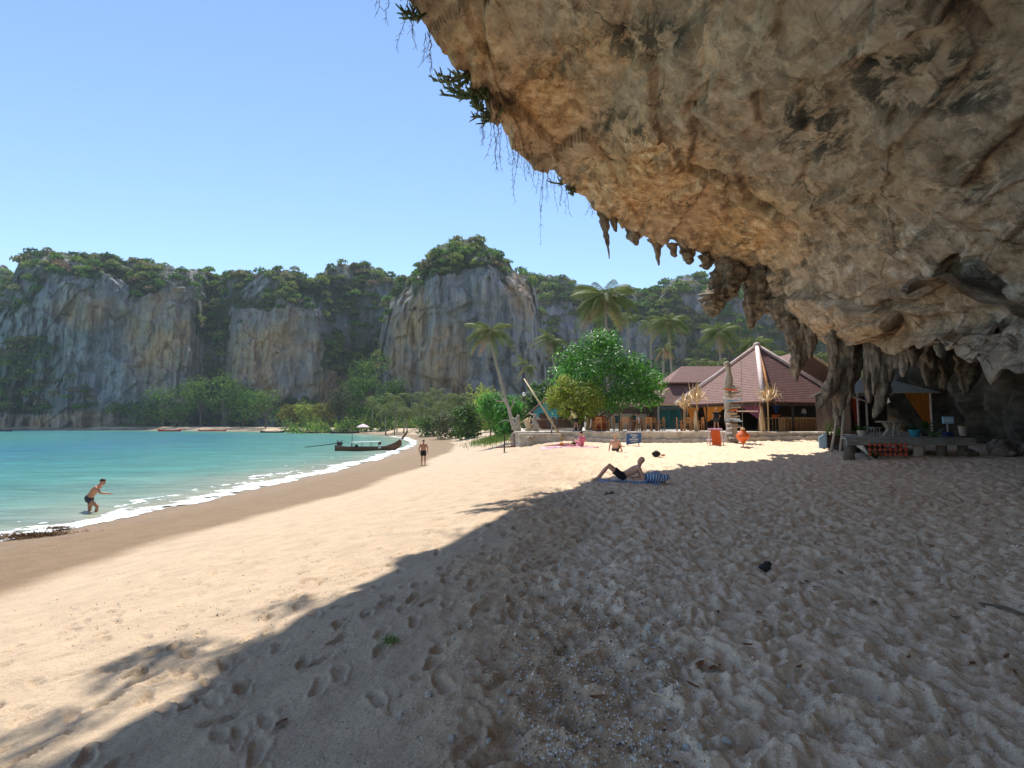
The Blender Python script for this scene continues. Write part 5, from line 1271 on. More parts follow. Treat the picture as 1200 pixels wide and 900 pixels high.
# ------------------------------------------------------------------ terrace furniture
def chair_proto():
    t_ = thing('wooden_chair', 'x', 'chair', (0, 0, 0), 0, 'wooden chairs on the terrace')
    MB().box((0, 0, .45), (.46, .44, .04), bev=.008).build('seat', M['wood'], t_)
    for sx in (-1, 1):
        MB().box((sx * .2, -.19, .22), (.05, .05, .45)).build('leg', M['wood'], t_); MB().box((sx * .2, .2, .5), (.05, .05, 1.0)).build('leg', M['wood'], t_)
    bk = MB(); bk.box((0, .2, .98), (.44, .045, .08)); bk.box((0, .2, .6), (.40, .035, .05)); b_ = bk.build('backrest', M['wood'], t_)
    for k in range(4): MB().box((-.135 + .09 * k, .2, .79), (.04, .025, .33)).build('slat', M['wood'], b_)
    return t_
def table_proto():
    t_ = thing('wooden_table', 'x', 'table', (0, 0, 0), 0, 'wooden tables on the terrace')
    MB().box((0, 0, .74), (1.3, .8, .05), bev=.01).build('tabletop', M['wood'], t_)
    for sx in (-1, 1):
        for sy in (-1, 1): MB().box((sx * .55, sy * .32, .36), (.08, .08, .72)).build('leg', M['wood'], t_)
    MB().box((0, 0, .16), (1.1, .05, .06)).build('stretcher', M['wood'], t_)
    return t_
cp, tp = chair_proto(), table_proto(); used = [False, False]
def place(kind, px, back, rz, label, cat_group=None):
    src = (cp, tp)[kind]; o = src if not used[kind] else copy_tree(src); used[kind] = True
    d = 40.6 + back; x = (px - 600) / F * d; o.location = (x, d, TZ); o.rotation_euler = (0, 0, rz); o['label'] = label
sets_ = [(704, 'under the almond tree'), (735, 'beside the seated white-shirted guest'), (762, 'in front of the cream-walled house'), (808, 'in front of the teal glass doors')]
for i, (px, wh) in enumerate(sets_):
    place(1, px, .9, .05 * i, 'orange-brown wooden table on the terrace ' + wh)
    place(0, px - 12, .75, 1.4, 'wooden chair facing right at the table ' + wh)
    place(0, px + 12, .85, -1.5, 'wooden chair facing left at the table ' + wh)
    place(0, px - 3, .05, 3.05, 'wooden chair on the beach side of the table ' + wh)
    place(0, px + 4, 1.75, .1, 'wooden chair on the house side of the table ' + wh)
# red lounge seat and red-brown low fence
t_ = thing('red_seat', 'red cushioned seat on the terrace between the tree trunks', 'seat', ((702 - 600) / F * 43.4, 43.4, TZ))
MB().box((0, 0, .25), (1.1, .6, .5), bev=.05).build('seat', M['red_cloth'], t_); MB().box((0, .35, .7), (1.1, .16, .9), bev=.05).build('backrest', M['boat_red'], t_)
t_ = thing('bamboo_fence', 'low reddish-brown bamboo fence behind the concrete planter wall', 'fence', (3.4, 44.5, TZ))
MB().tube([(-2, .06, .8), (2, .06, .8)], .04, 6).build('rail', M['darkwood'], t_); MB().tube([(-2, .06, .25), (2, .06, .25)], .04, 6).build('rail', M['darkwood'], t_)
cane = MB().tube([(0, 0, -.1), (0, 0, .95)], .035, 6).mesh('cane', True); cane.materials.append(M['bark'])
M['red_cane'] = simple('red_brown_cane', (.17, .075, .045), .7, .3, 6, .2, (1, 1, .2)); cane.materials.clear(); cane.materials.append(M['red_cane'])
for k in range(52): link('cane', cane, None, t_, loc=(-2 + 4 * k / 51, 0, 0), scale=(1, 1, rt.uniform(.92, 1.05)))
# globe lamp on a dark post
d = 50; q = P(614, 462, d); x = q[0]; g_ = gz(x, d)
t_ = thing('globe_lamp', 'white globe lamp on a thin dark post above the driftwood', 'lamp', (x, d, g_))
MB().tube([(0, 0, -.1), (0, 0, q[2] - g_ - .15)], .05, 8).build('post', M['darkwood'], t_); MB().ball((0, 0, q[2] - g_), .17, 14, 10).build('globe', M['plastic_white'], t_, True)
# leaning bamboo mast with its strut
d = 42.3; a, b_ = P(663, 511, d - 2.6), P(614, 444, d)
b0 = np.array([a[0], a[1], gz(a[0], a[1])])
t_ = thing('leaning_mast', 'long bamboo mast leaning out over the terrace, propped by a dark strut', 'mast', b0)
MB().tube([(0, 0, -.2), tuple((b_ - b0) * .5 + np.array([0, 0, -.1])), tuple(b_ - b0)], [.085, .075, .05], 8).build('mast', M['bamboo'], t_, True)
m0 = (b_ - b0) * .30; f0 = P(645, 521, d - 3.0); f0[2] = gz(f0[0], f0[1]); MB().tube([tuple(f0 - b0), tuple(m0)], [.06, .05], 7).build('strut', M['darkwood'], t_, True)
# driftwood figures and stumps at the left end of the terrace
def drift_stack(px, py, hpx, d, label, seed, mat='drift'):
    rg = random.Random(seed); x = (px - 600) / F * d; zb = TZ if (x > .3 and d > 40.6) else gz(x, d); t_ = thing('driftwood_stack', label, 'driftwood', (x, d, zb), 0, 'driftwood at the terrace end')
    h = max(.6, P(px, py - hpx, d)[2] - zb); z = 0
    mb = MB(); mb.tube([(0, 0, -.1), (.08, 0, h * .3), (-.07, 0, h * .65), (.03, 0, h)], [.26, .2, .18, .09], 9); V = np.array(mb.v); V += .06 * np.stack([fbm(V * 3 + seed, 3, 1), fbm(V * 3 + 9, 3, 2), 0 * V[:, 0]], -1); mb.v = [tuple(v) for v in V]; mb.build('trunk', M[mat], t_, True)
    for k in range(6):
        z = h * rg.uniform(.15, .95); a = rg.uniform(0, 6.28); L = rg.uniform(.25, .55)
        MB().tube([(0, 0, z), (L * .5 * math.cos(a), L * .5 * math.sin(a), z + rg.uniform(-.1, .2)), (L * math.cos(a), L * math.sin(a), z + rg.uniform(-.2, .3))], [.09, .07, .03], 6).build('branch', M[mat], t_, True)
drift_stack(607, 508, 22, 42.5, 'brown knotty driftwood stump at the foot of the leaning palm', 1)
drift_stack(618, 508, 18, 42.2, 'short tan driftwood figure between two taller stumps', 2, 'straw')
drift_stack(627, 507, 22, 42.0, 'pale pointed driftwood figure beside the concrete planter wall', 3)
drift_stack(601, 516, 9, 41, 'low driftwood heap on the sand at the terrace corner', 4)
drift_stack(620, 519, 8, 38.6, 'squat pale stump in front of the concrete planter wall', 5)
# small cross-shaped stand on the sand
d = 36.2; x = (591 - 600) / F * d; g_ = gz(x, d)
t_ = thing('mooring_post', 'dark mooring post with a log tied across it on the bright sand', 'post', (x, d, g_))
MB().tube([(0, 0, -.2), (.02, 0, 1.15)], .045, 7).build('post', M['darkwood'], t_, True); MB().tube([(-.55, 0, .32), (.75, 0, .38)], .05, 7).build('crossbar', M['boat_wood'], t_, True)
# carved totem trunk hung with boards
def totem():
    d = 37.6; x = P(857, 520, d)[0]; g_ = gz(x, d); t_ = thing('totem_trunk', 'tall dead trunk hung with driftwood boards in front of the pavilion', 'post', (x, d, g_)); top = P(855, 428, d)[2] - g_
    mb = MB(); zz = np.linspace(-.2, top, 26); mb.tube([(.08 * math.sin(z * 1.7) - .03 * z, .04 * math.cos(z), z) for z in zz], [.42 - .045 * z + .04 * math.sin(z * 5) for z in zz], 16)
    V = np.array(mb.v); V[:, :2] *= (1 + .12 * fbm(V * np.array([4, 4, 1.2]), 3, 5))[:, None]; mb.v = [tuple(v) for v in V]; tk = mb.build('trunk', M['drift'], t_, True)
    MB().ball((-.16, 0, top + .05), (.24, .2, .22), 10, 7).build('knob', M['drift'], t_, True)
    rg = random.Random(9); cols = ['drift', 'plank', 'boat_wood', 'lightblue', 'sign_white', 'drift', 'straw', 'plank', 'buoy']
    for k in range(20):
        z = 1.0 + k * .145 + rg.uniform(-.04, .04); L = rg.uniform(.5, 1.15); a = rg.uniform(-.25, .25)
        MB().box((rg.uniform(-.2, .2), -.42 - .03 * (k % 3), z), (L, .06, .11), (rg.uniform(-.1, .1), a, rg.uniform(-.2, .2)), bev=.015).build('plank', M[cols[k % 9]], t_)
    for k in range(9):
        z = .15 + k * .16; MB().box((-.22 + rg.uniform(-.1, .1), -.45, z), (.34, .07, .13), (0, rg.uniform(-.4, .4), 0), bev=.02).build('plank', M['sign_white' if k % 2 else 'plank'], t_)
    x2 = P(884, 482, d)[0] - x; MB().box((x2 * .62, -.3, P(870, 482, d)[2] - g_), (x2 * .9, .06, .09), bev=.01).build('arrow_board', M['ridge'], t_)
totem()
def straw_bundle(px, py0, py1, wpx, d, label, seed, up=True, pole=True, n=64):
    """dry palm leaves tied to a post: a tuft (up) or a hanging skirt"""
    rg = random.Random(seed); x = P(px, py0, d)[0]; g_ = TZ if d > 39.7 else gz(x, d); za, zb = P(px, py0, d)[2] - g_, P(px, py1, d)[2] - g_
    t_ = thing('palm_leaf_bundle', label, 'palm bundle', (x, d, g_), 0, 'dry palm-leaf bundles on posts')
    if pole: MB().tube([(0, 0, -.05), (0, 0, max(za, zb) * .96)], .05, 7).build('post', M['bamboo'], t_)
    wd = wpx * d / F
    for k in range(n):
        a = rg.uniform(0, 6.28); r0 = .05 * wd; r1 = wd * (.8 if up else .42) * rg.uniform(.15, 1.2); f = rg.uniform(.45, 1.15) if up else rg.uniform(.75, 1.1); lo, hi = (zb, za) if up else (za, zb)
        mid = lo + (hi - lo) * .55 * f; end = lo + (hi - lo) * f - (.75 * (hi - lo) * min(1.2, r1 / (.62 * wd)) ** 2 * rg.uniform(.3, 1) if up and k % 3 else 0); wv = np.array([-math.sin(a), math.cos(a), 0]) * .04
        p0 = np.array([r0 * math.cos(a), r0 * math.sin(a), lo]); p1 = np.array([r1 * .75 * math.cos(a), r1 * .75 * math.sin(a), mid]); p2 = np.array([r1 * math.cos(a), r1 * math.sin(a), end])
        V = [p0 - wv, p0 + wv, p1 + wv * 1.3, p1 - wv * 1.3, p2 + wv * .2, p2 - wv * .2]
        link('dry_leaf', np_mesh('dry_leaf', np.array(V), np.array([(0, 1, 2, 3), (3, 2, 4, 5)])), M['straw'], t_)
    return t_
straw_bundle(816, 450, 472, 17, 40.4, 'bushy dry palm-leaf tuft tied high on a post at the pavilion corner', 1)
straw_bundle(801, 460, 480, 14, 41.2, 'smaller dry palm-leaf tuft beside the teal glass doors', 2)
straw_bundle(899, 450, 470, 20, 39.2, 'splayed dry palm-leaf tuft at the front corner post of the pavilion', 3)
straw_bundle(892, 476, 509, 9, 38.8, 'long tied straw skirt hanging at the front of the pavilion', 4, up=False)
straw_bundle(815, 480, 504, 8, 40.3, 'narrow hanging straw skirt below the bushy tuft', 5, up=False)
# hanging orange buoy on its rope from the rock
q = P(871, 524, 33.6); g_ = gz(q[0], 33.6)
t_ = thing('hanging_buoy', 'orange top-shaped buoy on a long rope hanging from the rock', 'buoy', (q[0], 33.6, g_))
MB().lathe([(.015, .0), (.03, .14), (.10, .2), (.30, .42), (.40, .56), (.405, .62), (.34, .74), (.16, .92), (.12, .98), (.1, 1.02)], (0, 0, 0), 22).build('buoy_body', M['buoy'], t_, True)
MB().lathe([(.10, 1.0), (.14, 1.03), (.12, 1.1), (.03, 1.14)], (0, 0, 0), 14).build('cap', M['straw'], t_, True)
rt_ = P(868, 328, 33.6)[2] - g_; MB().tube([(0, 0, 1.1), (.02, 0, 4), (-.02, 0, rt_ + .4)], .014, 5).build('rope', M['rope'], t_)
MB().tube([(0, 0, -.15), (0, 0, .2)], .03, 6).build('stake', M['darkwood'], t_)
# folding beach chair seen from behind
q = G(840, 522)
t_ = thing('beach_chair', 'pink-framed beach chair with an orange back on the sand by the totem', 'chair', q)
for s_ in (-.42, .42):
    MB().tube([(s_, 0, 0), (s_, .25, 1.02)], .04, 7).build('frame_rail', M['ridge'], t_); MB().tube([(s_, .55, 0), (s_, .12, .5)], .035, 7).build('leg', M['ridge'], t_)
MB().tube([(-.44, .25, 1.02), (.44, .25, 1.02)], .045, 7).build('top_rail', M['lilac_cloth'], t_)
MB().box((0, .1, .48), (.58, .03, .92), (-.24, 0, 0), bev=.01).build('back_panel', M['buoy'], t_); MB().box((0, .5, .32), (.7, .7, .05), bev=.01).build('seat', M['lilac_cloth'], t_)

# ------------------------------------------------------------------ boats
def longtail():
    L = 7.6; t_ = thing('longtail_boat', 'brown wooden longtail boat with a raised prow and pale canopy, moored by the shore', 'boat', ((433 - 600) / F * 66, 66, -.1), .08)
    n, m_ = 44, 11; V = []
    for i in range(n):
        u = i / (n - 1); x = -L / 2 + L * u; fr = max(0, (u - .62) / .38); bk = max(0, (.2 - u) / .2)
        sheer = .52 + .22 * bk ** 2 + .95 * fr ** 2.2; keel = -.3 + .18 * bk ** 2 + 1.05 * fr ** 2.6
        bm_ = .72 * (1 - .45 * bk ** 2) * max(.06, 1 - fr ** 1.7)
        for j in range(m_):
            a = (j / (m_ - 1)) * 2 - 1; V.append((x, math.copysign(bm_ * abs(a) ** .6, a) if a else 0, keel + (sheer - keel) * abs(a) ** 1.6))
    hull = link('hull', np_mesh('hull', np.array(V), grid_quads(n, m_)), M['boat_wood'], t_); hull.modifiers.new('thick', 'SOLIDIFY').thickness = .06
    A_ = np.array(V).reshape(n, m_, 3)
    for e_ in (0, -1): MB().tube(A_[:, e_], .05, 6).build('gunwale', M['boat_dark'], t_, True)
    MB().box((-L / 2 + .02, 0, .42), (.08, .8, .55), bev=.02).build('transom', M['boat_dark'], t_)
    MB().tube([(L / 2 - .45, 0, 1.1), (L / 2 + .1, 0, 1.55), (L / 2 + .45, 0, 2.0), (L / 2 + .72, 0, 2.45)], [.13, .13, .12, .10], 8).build('prow', M['boat_wood'], t_, True)
    MB().tube([(L / 2 - .12, 0, 1.34), (L / 2 + .02, 0, 1.48)], .17, 10).build('prow_ribbon', M['white_cloth'], t_, True)
    c_ = MB().box((-.35, 0, 1.12), (3.3, 1.2, .05), (0, -.03, 0), bev=.02).build('canopy', M['white_cloth'], t_)
    for x in (-1.9, -.8, .3, 1.2):
        for s_ in (-.55, .55): MB().tube([(x, s_, .45), (x, s_, 1.1)], .025, 6).build('canopy_post', M['boat_dark'], c_)
    for x in (-2.4, -1.2, 0, 1.2, 2.2): MB().box((x, 0, .36), (.24, 1.05, .04)).build('bench', M['boat_wood'], t_)
    MB().ball((-1.35, -.35, .66), (.2, .17, .2), 10, 7).build('bundle', M['boat_dark'], t_, True)
    e_ = MB(); e_.box((-L / 2 + .45, 0, .95), (.62, .4, .42), (0, .2, 0), bev=.08); e_.tube([(-L / 2 + .4, 0, .3), (-L / 2 + .4, 0, .9)], .05, 7); e_.tube([(-L / 2 + .3, 0, 1.0), (-L / 2 + .15, 0, 1.35)], .04, 6); e_.tube([(-L / 2 + .5, .1, 1.0), (-L / 2 + .75, .1, 1.32)], .05, 6); en = e_.build('engine', M['boat_dark'], t_)
    MB().tube([(-L / 2 + .2, 0, .95), (-L / 2 - 3.6, .3, .5)], [.06, .045], 6).build('propeller_shaft', M['boat_dark'], en, True)
    MB().tube([(-1.95, .1, .3), (-1.95, .1, 2.05)], .035, 6).build('mast', M['boat_dark'], t_); MB().box((1.35, -.5, .98), (.28, .28, .34), bev=.04).build('box', M['boat_dark'], t_)
    MB().lathe([(.13, 0), (.19, .1), (.13, .2)], (1.35, -.72, .38), 10).build('fender', M['plastic_white'], t_, True)
longtail()
def small_boat(px, py, L, mat, label, name, cat, h=.5, cabin=False, rz=0):
    d = EYE[2] * F / (py - 496); d = min(d, 262); x = (px - 600) / F * d; t_ = thing(name, label, cat, (x, d, 0), rz, 'small boats on the far shore')
    V = []; n, m_ = 18, 7
    for i in range(n):
        u = i / (n - 1); x_ = -L / 2 + L * u; b_ = max(.02, .09 * L * math.sin(math.pi * (.04 + .92 * u)) ** .7); sh = h * (.75 + .6 * (2 * u - 1) ** 4)
        for j in range(m_): a = j / (m_ - 1) * 2 - 1; V.append((x_, b_ * a, -.1 + (sh + .1) * abs(a) ** 2))
    hl = link('hull', np_mesh('hull', np.array(V), grid_quads(n, m_)), M[mat], t_); hl.modifiers.new('thick', 'SOLIDIFY').thickness = .06
    MB().box((0, 0, h * .5), (.3, .15 * L, .05)).build('bench', M['boat_wood'], t_)
    if cabin:
        c_ = MB().box((0, 0, 1.35), (L * .45, 1.3, .06)).build('canopy', M['plank'], t_)
        for sx in (-.2, .2): MB().tube([(sx * L, .5, .3), (sx * L, .5, 1.35)], .04, 5).build('canopy_post', M['boat_dark'], c_)
small_boat(200, 505.5, 9, 'boat_red', 'red and white boat beached below the bright trees', 'rowing_boat', 'boat', .8)
small_boat(243, 505.2, 6.5, 'boat_red', 'red kayak pulled up left of another red kayak', 'kayak', 'kayak', .6)
small_boat(257, 505.2, 6.5, 'boat_red', 'red kayak closest to the far beach', 'kayak', 'kayak', .6)
small_boat(320, 507, 8, 'boat_dark', 'dark small boat lying alone at the start of the far beach', 'rowing_boat', 'boat', .6)
small_boat(374, 507.6, 12, 'boat_wood', 'low brown boat on the far beach behind the longtail shaft', 'longtail_boat', 'boat', .7)
small_boat(405, 508, 9, 'boat_dark', 'dark covered boat on the far beach behind the longtail canopy', 'longtail_boat', 'boat', .7, True)
small_boat(3, 505.5, 9, 'boat_dark', 'dark boat afloat below the scrubby left cliff', 'rowing_boat', 'boat', .7)
# beach umbrella hut far away
d = 168; x = (426 - 600) / F * d; g_ = gz(x, d)
t_ = thing('beach_umbrella', 'pinkish beach umbrella at the back of the far beach', 'umbrella', (x, d, g_)); MB().tube([(0, 0, -.1), (0, 0, 2.8)], .06, 6).build('pole', M['plank'], t_)
MB().lathe([(2.0, 2.0), (1.2, 2.55), (.1, 3.0)], (0, 0, 0), 10).build('canopy', M['ridge'], t_)

# ------------------------------------------------------------------ people
def remesh(mb, voxel, smooth_it=4):
    me = mb.mesh('tmp'); o = bpy.data.objects.new('tmp', me); C.objects.link(o)
    r_ = o.modifiers.new('r', 'REMESH'); r_.mode = 'VOXEL'; r_.voxel_size = voxel; r_.use_smooth_shade = True
    s_ = o.modifiers.new('s', 'SMOOTH'); s_.factor = .5; s_.iterations = smooth_it
    dg = bpy.context.evaluated_depsgraph_get(); dg.update(); out = bpy.data.meshes.new_from_object(o.evaluated_get(dg)); bpy.data.objects.remove(o); bpy.data.meshes.remove(me); return out
def person(label, base, rz, J, skin='skin', hair='hair', shorts='black_cloth', shirt=None, short_len=.6, scale=1.0, legs=True, hair_long=False, group=None):
    """J: joints in metres, x right, y ahead, z up from the base point"""
    t_ = thing('person', label, 'person', base, rz, group); t_.scale = (scale,) * 3
    v = {k: np.array(q, float) for k, q in J.items()}; b_ = MB()
    pel, ch, nk, hd = v['pelvis'], v['chest'], v['neck'], v['head']
    side = v['shR'] - v['shL']; side /= np.linalg.norm(side); hs = v['hipR'] - v['hipL']; hs /= np.linalg.norm(hs)
    wa = (pel + ch) / 2
    for o_ in (-.075, 0, .075):
        b_.tube([pel + hs * o_ * .9 - (ch - pel) * .12, pel + hs * o_ + (ch - pel) * .1, wa + side * o_ * .75, ch + side * o_ * 1.15, ch + (nk - ch) * .55 + side * o_ * 1.0], [.09, .105, .10, .115, .07], 10)
    b_.tube([ch + (nk - ch) * .4, nk, hd - (hd - nk) * .25], [.085, .058, .055], 10)
    fw = v.get('face', np.array([0, 1.0, 0])); fw = fw / np.linalg.norm(fw); upv = hd - nk; upv /= np.linalg.norm(upv); upv = upv - fw * upv.dot(fw) if hasattr(upv, 'dot') else upv; upv /= np.linalg.norm(upv); rt2 = np.cross(fw, upv)
    def H_(x, y, z): return hd + rt2 * x + fw * y + upv * z
    b_.ball(H_(0, -.012, .03), (.088, .09, .098), 14, 10); b_.tube([H_(0, .015, .02), H_(0, .04, -.085)], [.08, .052], 10)
    b_.tube([H_(0, .085, .0), H_(0, .112, -.025)], [.016, .02], 6)
    for s_ in (-1, 1): b_.ball(H_(s_ * .08, -.005, 0), (.015, .022, .032), 6, 5)
    hands = []
    for s_ in ('L', 'R'):
        sh, el, wr = v['sh' + s_], v['el' + s_], v['wr' + s_]
        b_.tube([ch + (sh - ch) * .55 + np.array([0, 0, .02]), sh, sh + (el - sh) * .35, el, el + (wr - el) * .3, wr], [.075, .068, .054, .042, .045, .03], 9)
        hdv = (wr - el); hdv /= np.linalg.norm(hdv); b_.tube([wr, wr + hdv * .05, wr + hdv * .095], [.028, .038, .03], 8); hands.append((wr + hdv * .09, hdv))
        hip, kn, an, toe = v['hip' + s_], v['kn' + s_], v['an' + s_], v['toe' + s_]
        b_.tube([hip + (pel - hip) * .4, hip, hip + (kn - hip) * .4, kn, kn + (an - kn) * .3, an], [.1, .098, .082, .058, .06, .038], 10)
        ft = toe - an; b_.tube([an - ft * .25 + np.array([0, 0, -.01]), an + ft * .4 + np.array([0, 0, -.025]), toe], [.04, .042, .028], 8)
    me = remesh(b_, .021)
    f_ = MB()
    for p0, dv in hands:
        pr = np.cross(dv, np.array([.2, .3, 1.0])); pr /= np.linalg.norm(pr); dn = np.cross(pr, dv)
        for k, (o_, l_) in enumerate(((-.027, .065), (-.009, .078), (.009, .072), (.027, .055))):
            q0 = p0 + pr * o_ - dv * .015; f_.tube([q0, q0 + dv * l_ * .55 + dn * .008, q0 + dv * l_ + dn * .028], [.0095, .009, .007], 6)
        q0 = p0 - dv * .06 + pr * .03; f_.tube([q0, q0 + pr * .03 + dv * .03, q0 + pr * .035 + dv * .06], [.012, .011, .008], 6)
    bm = bmesh.new(); bm.from_mesh(me); fm = f_.mesh('f', True); bm.from_mesh(fm); bm.to_mesh(me); bm.free()
    me.polygons.foreach_set('use_smooth', [True] * len(me.polygons)); me.materials.clear(); link('body', me, M[skin], t_)
    # hair
    h_ = MB(); h_.ball(H_(0, -.026, .052), (.092, .095, .09), 14, 10)
    if hair_long: h_.tube([H_(0, -.05, .05), H_(0, -.09, -.06), H_(0, -.10, -.2)], [.08, .075, .04], 8)
    hm = h_.mesh('hair', True); cut = [q for q in hm.vertices]
    link('hair', hm, M[hair], t_)
    if shorts:
        c_ = MB()
        for o_ in (-.08, 0, .08): c_.tube([pel + hs * o_ * .9 - (ch - pel) * .16, pel + hs * o_, pel + hs * o_ + (ch - pel) * .22], [.105, .12, .115], 10)
        for s_ in ('L', 'R'):
            hip, kn = v['hip' + s_], v['kn' + s_]; c_.tube([hip + (pel - hip) * .4, hip, hip + (kn - hip) * short_len], [.118, .115, .105], 10)
        m2 = remesh(c_, .024, 2); m2.materials.clear(); link('shorts', m2, M[shorts], t_)
    if shirt:
        c_ = MB()
        for o_ in (-.085, 0, .085): c_.tube([pel + hs * o_ + (ch - pel) * .0, wa + side * o_ * .9, ch + side * o_ * 1.2, ch + (nk - ch) * .6 + side * o_], [.12, .118, .13, .085], 10)
        for s_ in ('L', 'R'):
            sh, el = v['sh' + s_], v['el' + s_]; c_.tube([ch + (sh - ch) * .5, sh, sh + (el - sh) * .6], [.09, .085, .07], 9)
        m2 = remesh(c_, .024, 2); m2.materials.clear(); link('shirt', m2, M[shirt], t_)
    return t_
STAND = dict(pelvis=(0, 0, .93), chest=(0, .02, 1.28), neck=(0, 0, 1.47), head=(0, .02, 1.62), shL=(-.19, 0, 1.41), shR=(.19, 0, 1.41), elL=(-.30, -.06, 1.14), elR=(.30, -.06, 1.14), wrL=(-.27, .10, .92), wrR=(.27, .10, .92),
             hipL=(-.095, 0, .88), hipR=(.095, 0, .88), knL=(-.11, .05, .48), knR=(.12, -.02, .48), anL=(-.11, .12, .07), anR=(.13, -.12, .08), toeL=(-.12, .28, .03), toeR=(.14, .04, .03), face=(0, 1, 0))
q = G(496, 545); person('bare-chested man in black shorts walking away along the sand near the water', q, .05, STAND, shorts='black_cloth', hair='hair_grey')
# runner wading: faces right (+x), drawn with y ahead then turned
RUN = dict(pelvis=(0, 0, .92), chest=(0, .20, 1.20), neck=(0, .33, 1.36), head=(0, .44, 1.47), shL=(-.19, .26, 1.30), shR=(.19, .30, 1.30), elL=(-.30, .02, 1.10), elR=(.26, .52, 1.12), wrL=(-.30, -.14, .92), wrR=(.18, .74, 1.08),
           hipL=(-.095, 0, .87), hipR=(.095, .03, .87), knL=(-.11, -.02, .45), knR=(.11, .36, .62), anL=(-.12, -.14, .07), anR=(.11, .28, .22), toeL=(-.12, 0, .02), toeR=(.11, .44, .18), face=(.25, 1, -.25))
x, y = (110 - 600) / F * 20.6, 20.6; person('bare-chested man in dark swimming trunks wading quickly through the shallow water', (x, y, gz(x, y) - .06), -1.45, RUN, shorts='charcoal_cloth', hair='hair', short_len=.35)
# reclining man on a towel: head to the right, feet left; body along -x
LIE = dict(pelvis=(0, 0, .12), chest=(.36, 0, .30), neck=(.52, 0, .43), head=(.55, .0, .545), shL=(.46, .19, .37), shR=(.46, -.19, .37), elL=(.62, .24, .07), elR=(.58, -.26, .07), wrL=(.38, .26, .06), wrR=(.36, -.22, .06),
           hipL=(-.03, .095, .13), hipR=(-.03, -.095, .13), knL=(-.36, .12, .44), knR=(-.42, -.11, .42), anL=(-.62, .12, .09), anR=(-.74, -.12, .08), toeL=(-.78, .13, .05), toeR=(-.90, -.13, .05), face=(-.8, -.25, .2))
q = G(729, 562); qz = np.array([q[0], q[1], q[2] + .03])
tw = MB(); nx, ny = 24, 12; V = []
for i in range(nx):
    for j in range(ny):
        x, y = -.75 + 1.75 * i / (nx - 1), -.42 + .84 * j / (ny - 1); V.append((x + q[0], y + q[1], on_sand(x + q[0], y + q[1]) + .016 + .012 * math.sin(x * 9 + y * 5)))
tag(link('beach_towel', np_mesh('towel', np.array(V), grid_quads(nx, ny)), M['towel']), 'blue and white striped beach towel under the reclining man', 'towel')
person('bare-chested man in black shorts reclining on a striped towel with knees raised', qz, 0.0, LIE, shorts='black_cloth', hair='skin_pale', short_len=.55, skin='skin_pale')
mb = MB().ball((0, 0, .1), (.36, .26, .14), 22, 14); V = np.array(mb.v); V *= (1 + .35 * fbm(V * 6, 4, 3))[:, None]; V[:, 2] = np.maximum(V[:, 2], -.02); mb.v = [tuple(v) for v in V]
tag(mb.build('bundled_towel', M['towel'], None, True, loc=(q[0] + .98, q[1] + .05, q[2] - .01)), 'crumpled blue and white towel bundle behind the reclining man', 'towel')
SIT = dict(pelvis=(0, 0, .12), chest=(.02, -.06, .46), neck=(.02, -.03, .64), head=(.02, .01, .78), shL=(-.18, -.04, .58), shR=(.20, -.04, .58), elL=(-.25, -.16, .30), elR=(.30, -.10, .34), wrL=(-.26, -.26, .06), wrR=(.40, .10, .28),
           hipL=(-.095, .02, .12), hipR=(.095, .02, .12), knL=(-.12, .42, .38), knR=(.14, .40, .42), anL=(-.14, .66, .07), anR=(.14, .62, .07), toeL=(-.15, .82, .04), toeR=(.15, .78, .04), face=(.2, 1, 0))
q = G(721, 529); person('pale bare-backed person in dark shorts sitting on the bright sand by the blue sign', q + np.array([0, 0, .02]), -.5, SIT, skin='skin_pale', hair='blond', shorts='charcoal_cloth', short_len=.7)
q = G(681, 522); person('person in a pink top sitting on a pink towel below the yellow-green tree', q + np.array([0, 0, .03]), .7, SIT, skin='skin_pale', hair='hair', shorts='pink_cloth', shirt='pink_cloth')
def flat_towel(q, w_, l_, mat, label, rz=0):
    V = []; 
    for i in range(14):
        for j in range(8):
            x, y = (i / 13 - .5) * w_, (j / 7 - .5) * l_; X_ = q[0] + x * math.cos(rz) - y * math.sin(rz); Y_ = q[1] + x * math.sin(rz) + y * math.cos(rz); V.append((X_, Y_, on_sand(X_, Y_) + .016 + .012 * math.sin(x * 8) * math.cos(y * 7)))
    tag(link('beach_towel', np_mesh('towel', np.array(V), grid_quads(14, 8)), M[mat]), label, 'towel')
flat_towel(G(684, 523), 1.9, 1.0, 'pink_cloth', 'pink towel under the person sitting below the yellow-green tree')
PRONE = dict(pelvis=(0, 0, .12), chest=(.38, 0, .14), neck=(.60, 0, .16), head=(.74, 0, .16), shL=(.52, .19, .13), shR=(.52, -.19, .13), elL=(.72, .30, .08), elR=(.72, -.30, .08), wrL=(.86, .10, .06), wrR=(.86, -.10, .06),
             hipL=(-.04, .095, .12), hipR=(-.04, -.095, .12), knL=(-.46, .12, .09), knR=(-.46, -.12, .09), anL=(-.88, .12, .07), anR=(-.88, -.12, .07), toeL=(-1.02, .14, .05), toeR=(-1.02, -.14, .05), face=(.2, .9, -.3))
q = G(656, 523); flat_towel(q, 2.2, .9, 'lilac_cloth', 'lilac towel under the sunbather beside the leaning mast', .1)
person('sunbather in an orange swimsuit lying on the lilac towel near the leaning mast', q + np.array([.1, 0, .04]), .1, PRONE, skin='skin_pale', hair='hair', shorts='orange_cloth', short_len=.2, hair_long=True)
